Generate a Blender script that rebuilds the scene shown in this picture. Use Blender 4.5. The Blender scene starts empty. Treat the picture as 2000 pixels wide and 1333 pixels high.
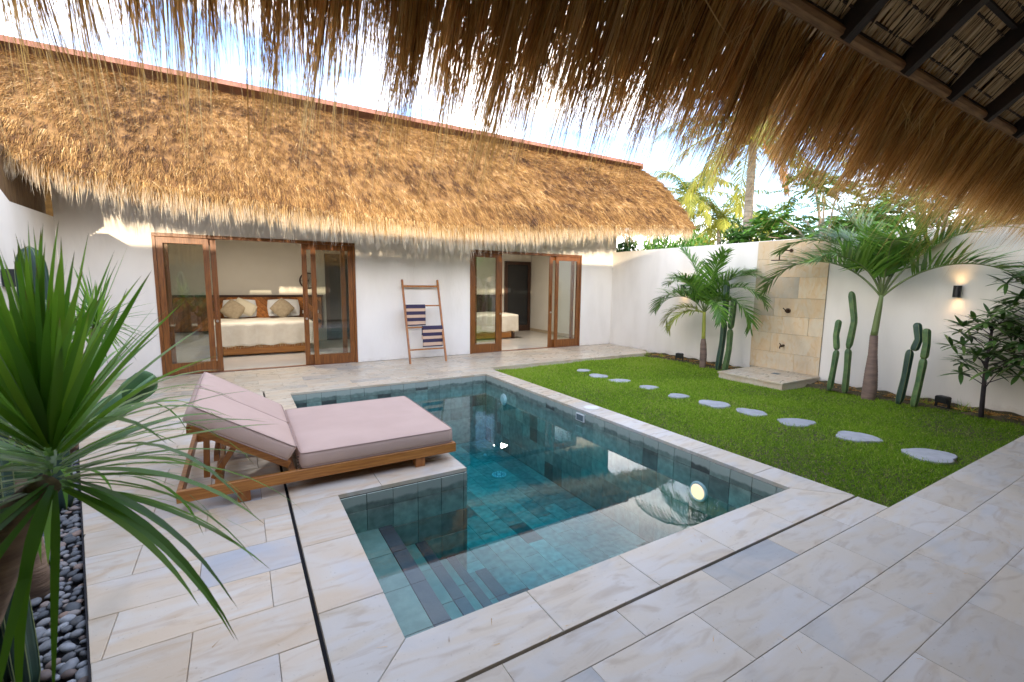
import bpy, math, random
import numpy as np
from mathutils import Vector, Matrix
rng = np.random.default_rng(7); random.seed(7)
S = bpy.context.scene; COL = S.collection
R = math.radians

# ---------------------------------------------------------------- camera
cam_d = bpy.data.cameras.new("camera"); cam = bpy.data.objects.new("camera", cam_d); COL.objects.link(cam); S.camera = cam
r_ = Vector((0.85909, -0.51152, 0.01183)); d_ = Vector((0.50775, 0.85266, -0.12347)); u_ = r_.cross(d_)
_yaw, _pit, _rol = R(30.77485), R(7.09229), R(0.68276)
d_ = Vector((math.sin(_yaw)*math.cos(_pit), math.cos(_yaw)*math.cos(_pit), -math.sin(_pit)))
_r0 = Vector((math.cos(_yaw), -math.sin(_yaw), 0)); _u0 = _r0.cross(d_)
r_ = _r0*math.cos(_rol) + _u0*math.sin(_rol); u_ = -_r0*math.sin(_rol) + _u0*math.cos(_rol)
M4 = Matrix((r_, u_, -d_)).transposed().to_4x4(); M4.translation = Vector((0, 0, 1.6)); cam.matrix_world = M4
cam_d.sensor_width = 36; cam_d.lens = 896.557/2000*36; cam_d.clip_start = .02; cam_d.clip_end = 2000
cam_d.dof.use_dof = True; cam_d.dof.focus_distance = 6.0; cam_d.dof.aperture_fstop = 5.6
# ---------------------------------------------------------------- world, sun, exposure
SUN_E, SUN_AZ = R(11.25), R(17)
W = bpy.data.worlds.new("World"); S.world = W; W.use_nodes = True
nt = W.node_tree; N = nt.nodes; L = nt.links; N.clear()
out = N.new("ShaderNodeOutputWorld"); bg = N.new("ShaderNodeBackground"); L.new(bg.outputs[0], out.inputs[0])
sky = N.new("ShaderNodeTexSky"); sky.sky_type = 'NISHITA'; sky.sun_disc = False
sky.sun_elevation = SUN_E; sky.sun_rotation = math.pi + SUN_AZ; sky.air_density = 1.0; sky.dust_density = .4; sky.ozone_density = 2.0
tc = N.new("ShaderNodeTexCoord"); mp = N.new("ShaderNodeMapping"); mp.inputs['Scale'].default_value = (1, 1, 2.2); mp.inputs['Location'].default_value = (8.8, 6.1, 4.4)
L.new(tc.outputs['Generated'], mp.inputs[0])
nz = N.new("ShaderNodeTexNoise"); nz.inputs['Scale'].default_value = 1.9; nz.inputs['Detail'].default_value = 9; nz.inputs['Roughness'].default_value = .58; nz.inputs['Distortion'].default_value = .35
L.new(mp.outputs[0], nz.inputs[0])
cr = N.new("ShaderNodeValToRGB"); cr.color_ramp.elements[0].position = .40; cr.color_ramp.elements[1].position = .60
L.new(nz.outputs[0], cr.inputs[0])
nz2 = N.new("ShaderNodeTexNoise"); nz2.inputs['Scale'].default_value = 5; nz2.inputs['Detail'].default_value = 6; L.new(mp.outputs[0], nz2.inputs[0])
cr2 = N.new("ShaderNodeValToRGB"); cr2.color_ramp.elements[0].position = .3; cr2.color_ramp.elements[1].position = .7
cr2.color_ramp.elements[0].color = (14, 13, 12, 1); cr2.color_ramp.elements[1].color = (25, 22, 18.5, 1); L.new(nz2.outputs[0], cr2.inputs[0])
blue = N.new("ShaderNodeMixRGB"); blue.blend_type = 'MULTIPLY'; blue.inputs[0].default_value = 1; blue.inputs[2].default_value = (1.9, 1.95, 2.25, 1); L.new(sky.outputs[0], blue.inputs[1])
sz = N.new("ShaderNodeSeparateXYZ"); L.new(tc.outputs['Generated'], sz.inputs[0])
hi_ = N.new("ShaderNodeMapRange"); hi_.interpolation_type = 'SMOOTHSTEP'; hi_.inputs[1].default_value = .30; hi_.inputs[2].default_value = .62; hi_.inputs[3].default_value = 1; hi_.inputs[4].default_value = .22; L.new(sz.outputs[2], hi_.inputs[0])
cm = N.new("ShaderNodeMath"); cm.operation = 'MULTIPLY'; L.new(cr.outputs[0], cm.inputs[0]); L.new(hi_.outputs[0], cm.inputs[1])
mx = N.new("ShaderNodeMixRGB"); L.new(cm.outputs[0], mx.inputs[0]); L.new(blue.outputs[0], mx.inputs[1]); L.new(cr2.outputs[0], mx.inputs[2])
L.new(mx.outputs[0], bg.inputs[0]); bg.inputs[1].default_value = .15
sl = bpy.data.lights.new("sun", 'SUN'); sl.energy = 2.2; sl.angle = R(.5); sl.color = (1, .80, .56)
so = bpy.data.objects.new("sun", sl); COL.objects.link(so)
ldir = Vector((math.sin(SUN_AZ)*math.cos(SUN_E), math.cos(SUN_AZ)*math.cos(SUN_E), -math.sin(SUN_E)))
so.rotation_euler = ldir.to_track_quat('-Z', 'Y').to_euler(); so.location = (-6, -20, 9)
S.view_settings.view_transform = 'Standard'; S.view_settings.look = 'None'; S.view_settings.exposure = 1.5; S.view_settings.gamma = 1
S.render.engine = 'CYCLES'
S.cycles.use_denoising = True
try: S.cycles.denoiser = 'OPENIMAGEDENOISE'
except Exception: pass
S.cycles.max_bounces = 9; S.cycles.transparent_max_bounces = 16; S.cycles.diffuse_bounces = 5
S.cycles.sample_clamp_indirect = 8; S.cycles.caustics_reflective = False; S.cycles.caustics_refractive = False

# ---------------------------------------------------------------- materials
MATS = {}
def mat(name, c1, c2=None, c3=None, rough=.6, scale=5, stretch=(1, 1, 1), detail=6, bump=0, bscale=40, rnd=0, lo=.35, hi=.65, spec=.5, dist=0, metal=0, sub=0, rough2=None, bstretch=None):
    if name in MATS: return MATS[name]
    m = bpy.data.materials.new(name); m.use_nodes = True; nt = m.node_tree; N = nt.nodes; L = nt.links
    b = N['Principled BSDF']; b.inputs['Roughness'].default_value = rough; b.inputs['Specular IOR Level'].default_value = spec; b.inputs['Metallic'].default_value = metal
    tc = N.new("ShaderNodeTexCoord"); oi = N.new("ShaderNodeObjectInfo")
    cmb = N.new("ShaderNodeVectorMath"); cmb.operation = 'MULTIPLY_ADD'; cmb.inputs[1].default_value = (61, 37, 83)
    cx = N.new("ShaderNodeCombineXYZ")
    for i in range(3): L.new(oi.outputs['Random'], cx.inputs[i])
    L.new(cx.outputs[0], cmb.inputs[0]); L.new(tc.outputs['Object'], cmb.inputs[2])
    mp = N.new("ShaderNodeMapping"); mp.inputs['Scale'].default_value = stretch; L.new(cmb.outputs[0], mp.inputs[0])
    col = None
    if c2:
        nz = N.new("ShaderNodeTexNoise"); nz.inputs['Scale'].default_value = scale; nz.inputs['Detail'].default_value = detail; nz.inputs['Distortion'].default_value = dist
        L.new(mp.outputs[0], nz.inputs[0])
        cr = N.new("ShaderNodeValToRGB"); e = cr.color_ramp.elements
        e[0].position = lo; e[1].position = hi; e[0].color = (*c1, 1); e[1].color = (*c2, 1)
        if c3:
            q = e.new(min(1, hi+.12)); q.color = (*c3, 1)
        L.new(nz.outputs[0], cr.inputs[0]); col = cr.outputs[0]
        if rough2 is not None:
            mr = N.new("ShaderNodeMapRange"); mr.inputs[3].default_value = rough; mr.inputs[4].default_value = rough2; L.new(nz.outputs[0], mr.inputs[0]); L.new(mr.outputs[0], b.inputs['Roughness'])
    if rnd:
        hv = N.new("ShaderNodeHueSaturation"); mr = N.new("ShaderNodeMapRange"); mr.inputs[3].default_value = 1-rnd; mr.inputs[4].default_value = 1+rnd
        L.new(oi.outputs['Random'], mr.inputs[0]); L.new(mr.outputs[0], hv.inputs['Value'])
        if col: L.new(col, hv.inputs['Color'])
        else: hv.inputs['Color'].default_value = (*c1, 1)
        col = hv.outputs[0]
    if col: L.new(col, b.inputs['Base Color'])
    else: b.inputs['Base Color'].default_value = (*c1, 1)
    if bump:
        n2 = N.new("ShaderNodeTexNoise"); n2.inputs['Scale'].default_value = bscale; n2.inputs['Detail'].default_value = 5
        if bstretch:
            m2 = N.new("ShaderNodeMapping"); m2.inputs['Scale'].default_value = bstretch; L.new(cmb.outputs[0], m2.inputs[0]); L.new(m2.outputs[0], n2.inputs[0])
        else: L.new(mp.outputs[0], n2.inputs[0])
        bp = N.new("ShaderNodeBump"); bp.inputs['Strength'].default_value = bump; bp.inputs['Distance'].default_value = .01; L.new(n2.outputs[0], bp.inputs['Height']); L.new(bp.outputs[0], b.inputs['Normal'])
    MATS[name] = m; return m

def strand_mat(name, cols, tip=None, rough=.55, tipstart=.5, trans=0, noise=None, spec=.3):
    """colour by the per-strand attribute rnd; the attribute tt runs root to tip"""
    m = bpy.data.materials.new(name); m.use_nodes = True; nt = m.node_tree; N = nt.nodes; L = nt.links
    b = N['Principled BSDF']; b.inputs['Roughness'].default_value = rough; b.inputs['Specular IOR Level'].default_value = spec
    a = N.new("ShaderNodeAttribute"); a.attribute_name = "rnd"; cr = N.new("ShaderNodeValToRGB"); e = cr.color_ramp.elements
    for i, c in enumerate(cols):
        p = i/(len(cols)-1)
        q = e[0] if i == 0 else (e[len(e)-1] if i == len(cols)-1 else e.new(p)); q.position = p; q.color = (*c, 1)
    fac = a.outputs['Fac']
    if noise:
        tc = N.new("ShaderNodeTexCoord"); nz = N.new("ShaderNodeTexNoise"); nz.inputs['Scale'].default_value = noise[0]; nz.inputs['Detail'].default_value = 4; L.new(tc.outputs['Object'], nz.inputs[0])
        ma = N.new("ShaderNodeMath"); ma.operation = 'MULTIPLY_ADD'; ma.inputs[1].default_value = noise[1]; L.new(nz.outputs[0], ma.inputs[0])
        m3 = N.new("ShaderNodeMath"); m3.operation = 'SUBTRACT'; m3.inputs[1].default_value = noise[1]*.5; L.new(fac, m3.inputs[0]); L.new(m3.outputs[0], ma.inputs[2]); fac = ma.outputs[0]
    L.new(fac, cr.inputs[0]); col = cr.outputs[0]
    if tip:
        t = N.new("ShaderNodeAttribute"); t.attribute_name = "tt"; mr = N.new("ShaderNodeMapRange"); mr.inputs[1].default_value = tipstart; L.new(t.outputs['Fac'], mr.inputs[0])
        mx = N.new("ShaderNodeMixRGB"); L.new(mr.outputs[0], mx.inputs[0]); L.new(col, mx.inputs[1]); mx.inputs[2].default_value = (*tip, 1); col = mx.outputs[0]
    L.new(col, b.inputs['Base Color'])
    if trans:
        tr = N.new("ShaderNodeBsdfTranslucent"); L.new(col, tr.inputs[0]); ms = N.new("ShaderNodeMixShader"); ms.inputs[0].default_value = trans
        L.new(b.outputs[0], ms.inputs[1]); L.new(tr.outputs[0], ms.inputs[2]); L.new(ms.outputs[0], N['Material Output'].inputs[0])
    MATS[name] = m; return m

def slab_mat(name, base, warm, vein, grey, rough=.42):
    m = bpy.data.materials.new(name); m.use_nodes = True; nt = m.node_tree; N = nt.nodes; L = nt.links
    b = N['Principled BSDF']; b.inputs['Roughness'].default_value = rough; b.inputs['Specular IOR Level'].default_value = .4
    tc = N.new("ShaderNodeTexCoord"); oi = N.new("ShaderNodeObjectInfo"); cx = N.new("ShaderNodeCombineXYZ")
    for i in range(3): L.new(oi.outputs['Random'], cx.inputs[i])
    v = N.new("ShaderNodeVectorMath"); v.operation = 'MULTIPLY_ADD'; v.inputs[1].default_value = (61, 37, 83); L.new(cx.outputs[0], v.inputs[0]); L.new(tc.outputs['Object'], v.inputs[2])
    def noise(sc, det, dis, st=(1, 1, 1), src=v.outputs[0]):
        mp = N.new("ShaderNodeMapping"); mp.inputs['Scale'].default_value = st; L.new(src, mp.inputs[0])
        n = N.new("ShaderNodeTexNoise"); n.inputs['Scale'].default_value = sc; n.inputs['Detail'].default_value = det; n.inputs['Distortion'].default_value = dis; L.new(mp.outputs[0], n.inputs[0]); return n.outputs[0]
    def ramp(src, lo, hi, a=0, bb=1):
        r = N.new("ShaderNodeMapRange"); r.inputs[1].default_value = lo; r.inputs[2].default_value = hi; r.inputs[3].default_value = a; r.inputs[4].default_value = bb; L.new(src, r.inputs[0]); return r.outputs[0]
    def mix(f, c1, c2):
        x = N.new("ShaderNodeMixRGB"); L.new(f, x.inputs[0])
        if isinstance(c1, tuple): x.inputs[1].default_value = (*c1, 1)
        else: L.new(c1, x.inputs[1])
        if isinstance(c2, tuple): x.inputs[2].default_value = (*c2, 1)
        else: L.new(c2, x.inputs[2])
        return x.outputs[0]
    n1 = noise(2.2, 5, .6); n1b = noise(1.5, 6, 2.2, (.5, 2.4, 1)); c = mix(ramp(n1, .40, .66, 0, .7), base, warm); c = mix(ramp(n1b, .46, .60, 0, .75), c, warm)
    n2 = noise(5.0, 8, 1.6, (.6, 1.9, 1)); c = mix(ramp(n2, .52, .70, 0, .5), c, vein)
    n3 = noise(1.6, 5, .8); c = mix(ramp(n3, .58, .72, 0, .5), c, grey)
    isg = N.new("ShaderNodeMath"); isg.operation = 'GREATER_THAN'; isg.inputs[1].default_value = .94; L.new(oi.outputs['Random'], isg.inputs[0])
    g2 = N.new("ShaderNodeMath"); g2.operation = 'MULTIPLY'; L.new(isg.outputs[0], g2.inputs[0]); L.new(ramp(n1, .35, .62, .85, .3), g2.inputs[1]); c = mix(g2.outputs[0], c, tuple(x*.72 for x in grey))
    n4 = noise(60, 3, 0); c = mix(ramp(n4, .68, .74, 0, .35), c, tuple(x*.45 for x in vein))
    # dirt that crosses the slabs, laid out on the ground itself
    ge = N.new("ShaderNodeNewGeometry")
    n5 = noise(1.1, 7, .8, (1, 1, 1), ge.outputs['Position']); c = mix(ramp(n5, .56, .72, 0, .45), c, (.38, .34, .27))
    hv = N.new("ShaderNodeHueSaturation"); L.new(c, hv.inputs['Color'])
    fr = N.new("ShaderNodeMath"); fr.operation = 'MULTIPLY'; fr.inputs[1].default_value = 7.31; L.new(oi.outputs['Random'], fr.inputs[0]); f2 = N.new("ShaderNodeMath"); f2.operation = 'FRACT'; L.new(fr.outputs[0], f2.inputs[0])
    L.new(ramp(f2.outputs[0], 0, 1, .9, 1.06), hv.inputs['Value']); L.new(hv.outputs[0], b.inputs['Base Color'])
    L.new(ramp(n2, .3, .7, rough-.08, rough+.15), b.inputs['Roughness'])
    bp = N.new("ShaderNodeBump"); bp.inputs['Strength'].default_value = .12; bp.inputs['Distance'].default_value = .01; L.new(noise(18, 6, 0), bp.inputs['Height']); L.new(bp.outputs[0], b.inputs['Normal'])
    MATS[name] = m; return m

m_slab = slab_mat('limestone', (.60, .57, .52), (.60, .52, .40), (.42, .33, .23), (.40, .44, .47))
m_slabw = slab_mat('warm_sandstone', (.63, .56, .44), (.60, .48, .33), (.50, .34, .19), (.55, .52, .46), .30)
m_slabl = slab_mat('veined_sandstone', (.62, .57, .49), (.61, .48, .33), (.47, .33, .20), (.55, .58, .62), .42)
m_shower = slab_mat('shower_sandstone', (.66, .56, .40), (.66, .48, .28), (.58, .36, .17), (.62, .56, .44), .6)
m_stucco = mat('white_stucco', (.76, .72, .65), (.84, .80, .735), (.85, .815, .75), rough=.85, scale=2.2, stretch=(1, 1, .35), detail=9, lo=.28, hi=.55, bump=.3, bscale=22, spec=.2)
def splash(m):
    nt = m.node_tree; N = nt.nodes; L = nt.links; b = N['Principled BSDF']; src = b.inputs['Base Color'].links[0].from_socket
    g = N.new("ShaderNodeNewGeometry"); sp = N.new("ShaderNodeSeparateXYZ"); L.new(g.outputs['Position'], sp.inputs[0]); n = N.new("ShaderNodeTexNoise"); n.inputs['Scale'].default_value = 5; n.inputs['Detail'].default_value = 8; n.inputs['Roughness'].default_value = .7; L.new(g.outputs['Position'], n.inputs[0])
    ma = N.new("ShaderNodeMath"); ma.operation = 'MULTIPLY_ADD'; ma.inputs[1].default_value = -.42; L.new(n.outputs[0], ma.inputs[0]); L.new(sp.outputs[2], ma.inputs[2])
    mr = N.new("ShaderNodeMapRange"); mr.inputs[1].default_value = -.17; mr.inputs[2].default_value = -.32; mr.inputs[4].default_value = .55; L.new(ma.outputs[0], mr.inputs[0])
    mx = N.new("ShaderNodeMixRGB"); L.new(mr.outputs[0], mx.inputs[0]); L.new(src, mx.inputs[1]); mx.inputs[2].default_value = (.42, .36, .26, 1); L.new(mx.outputs[0], b.inputs['Base Color'])
splash(m_stucco)
m_stucco_in = mat('interior_stucco', (.70, .66, .58), (.66, .62, .54), rough=.85, scale=1.5, bump=.1, bscale=60, spec=.2)
m_wood = mat('teak', (.27, .10, .022), (.13, .042, .010), (.36, .15, .035), rough=.33, scale=6, stretch=(12, 12, .7), bump=.1, bscale=30)
m_woodh = mat('teak_beam', (.27, .10, .03), (.16, .05, .015), rough=.4, scale=6, stretch=(.7, 12, 12), bump=.1, bscale=30)
m_bedwood = mat('oiled_teak', (.50, .21, .045), (.33, .12, .022), (.58, .26, .065), rough=.38, scale=5, stretch=(.8, 14, 14), bump=.12, bscale=25, rnd=.08)
m_plank = mat('chevron_plank', (.50, .20, .045), (.28, .09, .018), rough=.35, scale=5, stretch=(3, 3, 3), rnd=.5)
m_bedwoodv = mat('oiled_teak_upright', (.42, .17, .04), (.28, .095, .02), rough=.42, scale=5, stretch=(6, 6, 2), rnd=.08)
m_darkwood = mat('dark_wood', (.035, .018, .012), (.07, .03, .018), rough=.4, scale=6, stretch=(10, 10, 1))
m_black = mat('black_metal', (.012, .013, .015), rough=.45)
m_bronze = mat('dark_bronze', (.05, .03, .02), (.09, .05, .03), rough=.35, scale=9, metal=.6)
m_steel = mat('steel', (.6, .58, .55), rough=.3, metal=1)
m_ridge = mat('ridge_cap', (.27, .13, .10), (.19, .085, .065), rough=.75, scale=6)
m_soil = mat('soil', (.06, .05, .02), (.10, .075, .035), rough=.95, scale=14, bump=.8, bscale=60)
m_ground = mat('earth', (.16, .14, .09), (.10, .11, .05), rough=.95, scale=.4)
m_mortar = mat('mortar', (.40, .37, .32), (.28, .25, .21), rough=.9, scale=20)
m_slot = mat('dark_slot', (.012, .012, .016), rough=.9)
m_grout = mat('pool_grout', (.018, .028, .025), (.04, .055, .05), rough=.8, scale=14)
m_cush = mat('rose_fabric', (.55, .39, .315), (.59, .425, .345), rough=.9, scale=3, bump=.35, bscale=420, spec=.15)
m_pipe = mat('rose_piping', (.40, .28, .23), rough=.9)
m_white = mat('white_linen', (.78, .77, .75), rough=.9, bump=.2, bscale=60, spec=.1)
m_cover = mat('cream_coverlet', (.72, .66, .55), (.66, .59, .48), rough=.95, scale=8, bump=.5, bscale=50, spec=.1)
m_tan = mat('tan_linen', (.46, .37, .25), (.38, .30, .20), rough=.95, scale=20, bump=.5, bscale=120, spec=.1)
m_cream = mat('cream_tassel', (.70, .62, .46), rough=.95, bump=.5, bscale=90, spec=.1)
m_infloor = mat('polished_floor', (.62, .59, .53), (.58, .55, .49), rough=.12, scale=3)
m_cactus = mat('cactus_skin', (.045, .105, .04), (.11, .19, .055), (.16, .17, .08), rough=.55, scale=11, bump=.1, bscale=60, rnd=.2)
m_cactus2 = mat('cactus_dark', (.022, .055, .042), (.04, .085, .05), rough=.5, scale=6, rnd=.15)
m_rib_hl = mat('cactus_rib_felt_highlight', (.22, .27, .12), rough=.9)  # pale woolly rib edges, their highlights put into the colour
m_opuntia = mat('opuntia_pad', (.09, .20, .055), (.06, .14, .05), rough=.55, scale=9, rnd=.2, bump=.1, bscale=40)
m_bark = mat('pale_bark', (.30, .20, .13), (.17, .105, .07), rough=.85, scale=7, stretch=(1, 1, 5), bump=.6, bscale=14, bstretch=(1, 1, 6))
m_trunk = mat('palm_trunk', (.24, .16, .12), (.14, .095, .075), rough=.75, scale=5, stretch=(1, 1, 4), bump=.5, bscale=12, bstretch=(.5, .5, 9))
m_shaft = mat('palm_crownshaft', (.16, .22, .07), (.11, .15, .05), rough=.45, scale=3, stretch=(1, 1, 1))
m_shafty = mat('young_crownshaft', (.42, .42, .06), (.30, .34, .05), rough=.45, scale=3)
m_coctrunk = mat('coconut_trunk', (.38, .33, .27), (.22, .18, .14), rough=.9, scale=3, stretch=(1, 1, 5), bump=.4)
m_stone = mat('stepping_stone', (.42, .43, .44), (.33, .34, .35), (.5, .5, .5), rough=.8, scale=9, bump=.3, bscale=50, rnd=.1)
m_stem = mat('dark_stem', (.035, .03, .04), (.07, .05, .05), rough=.7, scale=9)
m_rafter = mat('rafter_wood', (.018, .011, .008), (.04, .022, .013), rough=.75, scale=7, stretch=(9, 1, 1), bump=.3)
m_batten = mat('batten', (.36, .20, .08), (.20, .10, .04), rough=.7, scale=9, stretch=(1, 9, 9))
m_thbase = mat('thatch_mass', (.16, .085, .03), (.30, .17, .06), rough=.95, scale=9, bump=1, bscale=30)
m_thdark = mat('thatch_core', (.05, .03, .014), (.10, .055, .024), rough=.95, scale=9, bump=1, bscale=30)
m_fascia = mat('gable_boards', (.20, .12, .05), (.10, .055, .025), (.30, .2, .09), rough=.8, scale=5, stretch=(1, 9, .6))
m_twine = mat('twine', (.05, .03, .018), rough=.9)
m_plastic = mat('white_plastic', (.75, .76, .74), rough=.35)
m_greypl = mat('grey_slot', (.12, .16, .17), rough=.6)
m_dirtlid = mat('cream_lid', (.68, .66, .58), rough=.5)
m_dark = mat('room_dark', (.02, .022, .025), rough=.15)

def attrmix_leaf(name, cols, trans=.25, rough=.4, tip=None, ts=.6, spec=.5):
    return strand_mat(name, cols, tip=tip, rough=rough, trans=trans, tipstart=ts, spec=spec)
m_leafpalm = attrmix_leaf('palm_leaflet', [(.05, .14, .02), (.11, .25, .03), (.23, .39, .05)])
m_leafpalmy = attrmix_leaf('palm_leaflet_yellowing', [(.14, .20, .03), (.30, .36, .05), (.52, .50, .10)])
m_coco = attrmix_leaf('coconut_leaflet', [(.06, .12, .02), (.16, .24, .035), (.32, .38, .06)], .4)
m_cocoy = attrmix_leaf('coconut_yellow', [(.15, .19, .025), (.34, .36, .05), (.55, .48, .09)], .35)
m_cocobr = attrmix_leaf('coconut_dry', [(.22, .10, .03), (.42, .2, .06)], .2)
m_yucca = attrmix_leaf('strap_leaf', [(.05, .15, .014), (.12, .29, .02), (.25, .46, .04)], .4, .42, tip=(.16, .09, .03), ts=.90)
m_bush = attrmix_leaf('shrub_leaf', [(.03, .08, .02), (.07, .15, .03), (.14, .24, .05)], .2)
m_tree = attrmix_leaf('tree_leaf', [(.04, .14, .018), (.10, .26, .03), (.20, .40, .05)], .35)
m_grass = attrmix_leaf('grass_blade', [(.10, .22, .012), (.22, .39, .025), (.38, .56, .05), (.55, .56, .16)], .4, .6, spec=.1)
m_straw = strand_mat('roof_straw', [(.07, .038, .025), (.20, .10, .042), (.38, .215, .075), (.53, .325, .12), (.70, .51, .27)], rough=.7, spec=.2)
m_strawp = strand_mat('pale_straw', [(.34, .19, .06), (.60, .40, .16), (.78, .66, .44)], tip=(.80, .72, .57), tipstart=.2, rough=.6, trans=.2, spec=.2)
m_strawd = strand_mat('fringe_straw', [(.24, .11, .028), (.56, .32, .09), (.76, .48, .16), (.84, .62, .30)], rough=.7, trans=.5, spec=.3)
m_reed = strand_mat('ceiling_reed', [(.30, .18, .08), (.60, .43, .23), (.74, .58, .36)], rough=.7)

def tile_mat():
    m = bpy.data.materials.new('green_stone_tile'); m.use_nodes = True; nt = m.node_tree; N = nt.nodes; L = nt.links; b = N['Principled BSDF']; b.inputs['Roughness'].default_value = .5
    oi = N.new("ShaderNodeObjectInfo"); ge = N.new("ShaderNodeNewGeometry"); cr = N.new("ShaderNodeValToRGB"); e = cr.color_ramp.elements
    for p, c in ((0, (.075, .085, .075)), (.05, (.09, .11, .095)), (.10, (.17, .23, .195)), (.5, (.21, .29, .245)), (.97, (.27, .37, .31))):
        q = e[0] if p == 0 else (e[len(e)-1] if p == .97 else e.new(p)); q.position = p; q.color = (*c, 1)
    L.new(oi.outputs['Random'], cr.inputs[0])
    nz = N.new("ShaderNodeTexNoise"); nz.inputs['Scale'].default_value = 14; nz.inputs['Detail'].default_value = 7; L.new(ge.outputs['Position'], nz.inputs[0])
    mr = N.new("ShaderNodeMapRange"); mr.inputs[1].default_value = .3; mr.inputs[2].default_value = .7; mr.inputs[3].default_value = .7; mr.inputs[4].default_value = 1.3; L.new(nz.outputs[0], mr.inputs[0])
    hv = N.new("ShaderNodeHueSaturation"); L.new(mr.outputs[0], hv.inputs['Value']); L.new(cr.outputs[0], hv.inputs['Color'])
    # lime scale above the water line: dark wet lower edge, pale crust above, uneven border
    sp = N.new("ShaderNodeSeparateXYZ"); L.new(ge.outputs['Position'], sp.inputs[0])
    n2 = N.new("ShaderNodeTexNoise"); n2.inputs['Scale'].default_value = 9; n2.inputs['Detail'].default_value = 5; L.new(ge.outputs['Position'], n2.inputs[0])
    ad = N.new("ShaderNodeMath"); ad.operation = 'MULTIPLY_ADD'; ad.inputs[1].default_value = .08; L.new(n2.outputs[0], ad.inputs[0]); L.new(sp.outputs[2], ad.inputs[2])
    st = N.new("ShaderNodeMapRange"); st.inputs[1].default_value = -.082; st.inputs[2].default_value = -.060; st.inputs[4].default_value = .85; L.new(ad.outputs[0], st.inputs[0])
    wb = N.new("ShaderNodeMapRange"); wb.inputs[1].default_value = -.19; wb.inputs[2].default_value = -.11; wb.inputs[3].default_value = 0; wb.inputs[4].default_value = .35; L.new(ad.outputs[0], wb.inputs[0])
    wm = N.new("ShaderNodeMixRGB"); L.new(wb.outputs[0], wm.inputs[0]); L.new(hv.outputs[0], wm.inputs[1]); wm.inputs[2].default_value = (.045, .06, .05, 1)
    mx = N.new("ShaderNodeMixRGB"); L.new(st.outputs[0], mx.inputs[0]); L.new(wm.outputs[0], mx.inputs[1]); mx.inputs[2].default_value = (.40, .45, .39, 1); L.new(mx.outputs[0], b.inputs['Base Color'])
    bp = N.new("ShaderNodeBump"); bp.inputs['Strength'].default_value = .3; bp.inputs['Distance'].default_value = .004; L.new(nz.outputs[0], bp.inputs['Height']); L.new(bp.outputs[0], b.inputs['Normal'])
    return m
m_tile = tile_mat()
def tile2(name, c1, c2): return mat(name, c1, c2, rough=.5, scale=12, bump=.2, bscale=40, rnd=.12)
m_tread = tile2('step_tile', (.15, .20, .17), (.20, .26, .22)); m_nose = tile2('step_dark_tile', (.045, .045, .055), (.07, .065, .075))

def fres(N, L, f0):
    lw = N.new("ShaderNodeLayerWeight"); lw.inputs[0].default_value = .5; pw = N.new("ShaderNodeMath"); pw.operation = 'POWER'; pw.inputs[1].default_value = 5; L.new(lw.outputs['Facing'], pw.inputs[0])
    ma = N.new("ShaderNodeMath"); ma.operation = 'MULTIPLY_ADD'; ma.inputs[1].default_value = 1-f0; ma.inputs[2].default_value = f0; L.new(pw.outputs[0], ma.inputs[0]); return ma.outputs[0]
def water_mat():
    m = bpy.data.materials.new('water'); m.use_nodes = True; nt = m.node_tree; N = nt.nodes; L = nt.links; N.clear()
    o = N.new("ShaderNodeOutputMaterial"); tr = N.new("ShaderNodeBsdfTransparent"); gl = N.new("ShaderNodeBsdfGlossy"); gl.inputs['Roughness'].default_value = .006
    ms = N.new("ShaderNodeMixShader"); L.new(fres(N, L, .035), ms.inputs[0]); L.new(tr.outputs[0], ms.inputs[1]); L.new(gl.outputs[0], ms.inputs[2])
    nz = N.new("ShaderNodeTexNoise"); nz.inputs['Scale'].default_value = 2.2; nz.inputs['Detail'].default_value = 2; tc = N.new("ShaderNodeTexCoord"); L.new(tc.outputs['Object'], nz.inputs[0])
    bp = N.new("ShaderNodeBump"); bp.inputs['Strength'].default_value = .010; bp.inputs['Distance'].default_value = .01; L.new(nz.outputs[0], bp.inputs['Height']); L.new(bp.outputs[0], gl.inputs['Normal']); 
    L.new(ms.outputs[0], o.inputs[0])
    va = N.new("ShaderNodeVolumeAbsorption"); va.inputs['Color'].default_value = (.0, .86, .91, 1); va.inputs['Density'].default_value = 1.15; L.new(va.outputs[0], o.inputs[1])
    return m
m_water = water_mat()
def glass_mat():
    m = bpy.data.materials.new('window_glass'); m.use_nodes = True; nt = m.node_tree; N = nt.nodes; L = nt.links; N.clear()
    o = N.new("ShaderNodeOutputMaterial"); tr = N.new("ShaderNodeBsdfTransparent"); tr.inputs[0].default_value = (.94, .96, .95, 1); gl = N.new("ShaderNodeBsdfGlossy"); gl.inputs['Roughness'].default_value = .01
    ms = N.new("ShaderNodeMixShader"); L.new(fres(N, L, .10), ms.inputs[0]); L.new(tr.outputs[0], ms.inputs[1]); L.new(gl.outputs[0], ms.inputs[2]); L.new(ms.outputs[0], o.inputs[0]); return m
m_glass = glass_mat()
def emit(name, c, s):
    m = bpy.data.materials.new(name); m.use_nodes = True; N = m.node_tree.nodes; b = N['Principled BSDF']; b.inputs['Base Color'].default_value = (*c, 1); b.inputs['Emission Color'].default_value = (*c, 1); b.inputs['Emission Strength'].default_value = s; return m
m_lampon = emit('lamp_glow', (1, .62, .28), 9); m_poolon = emit('pool_lamp_glow', (1, .50, .30), .75)

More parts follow.
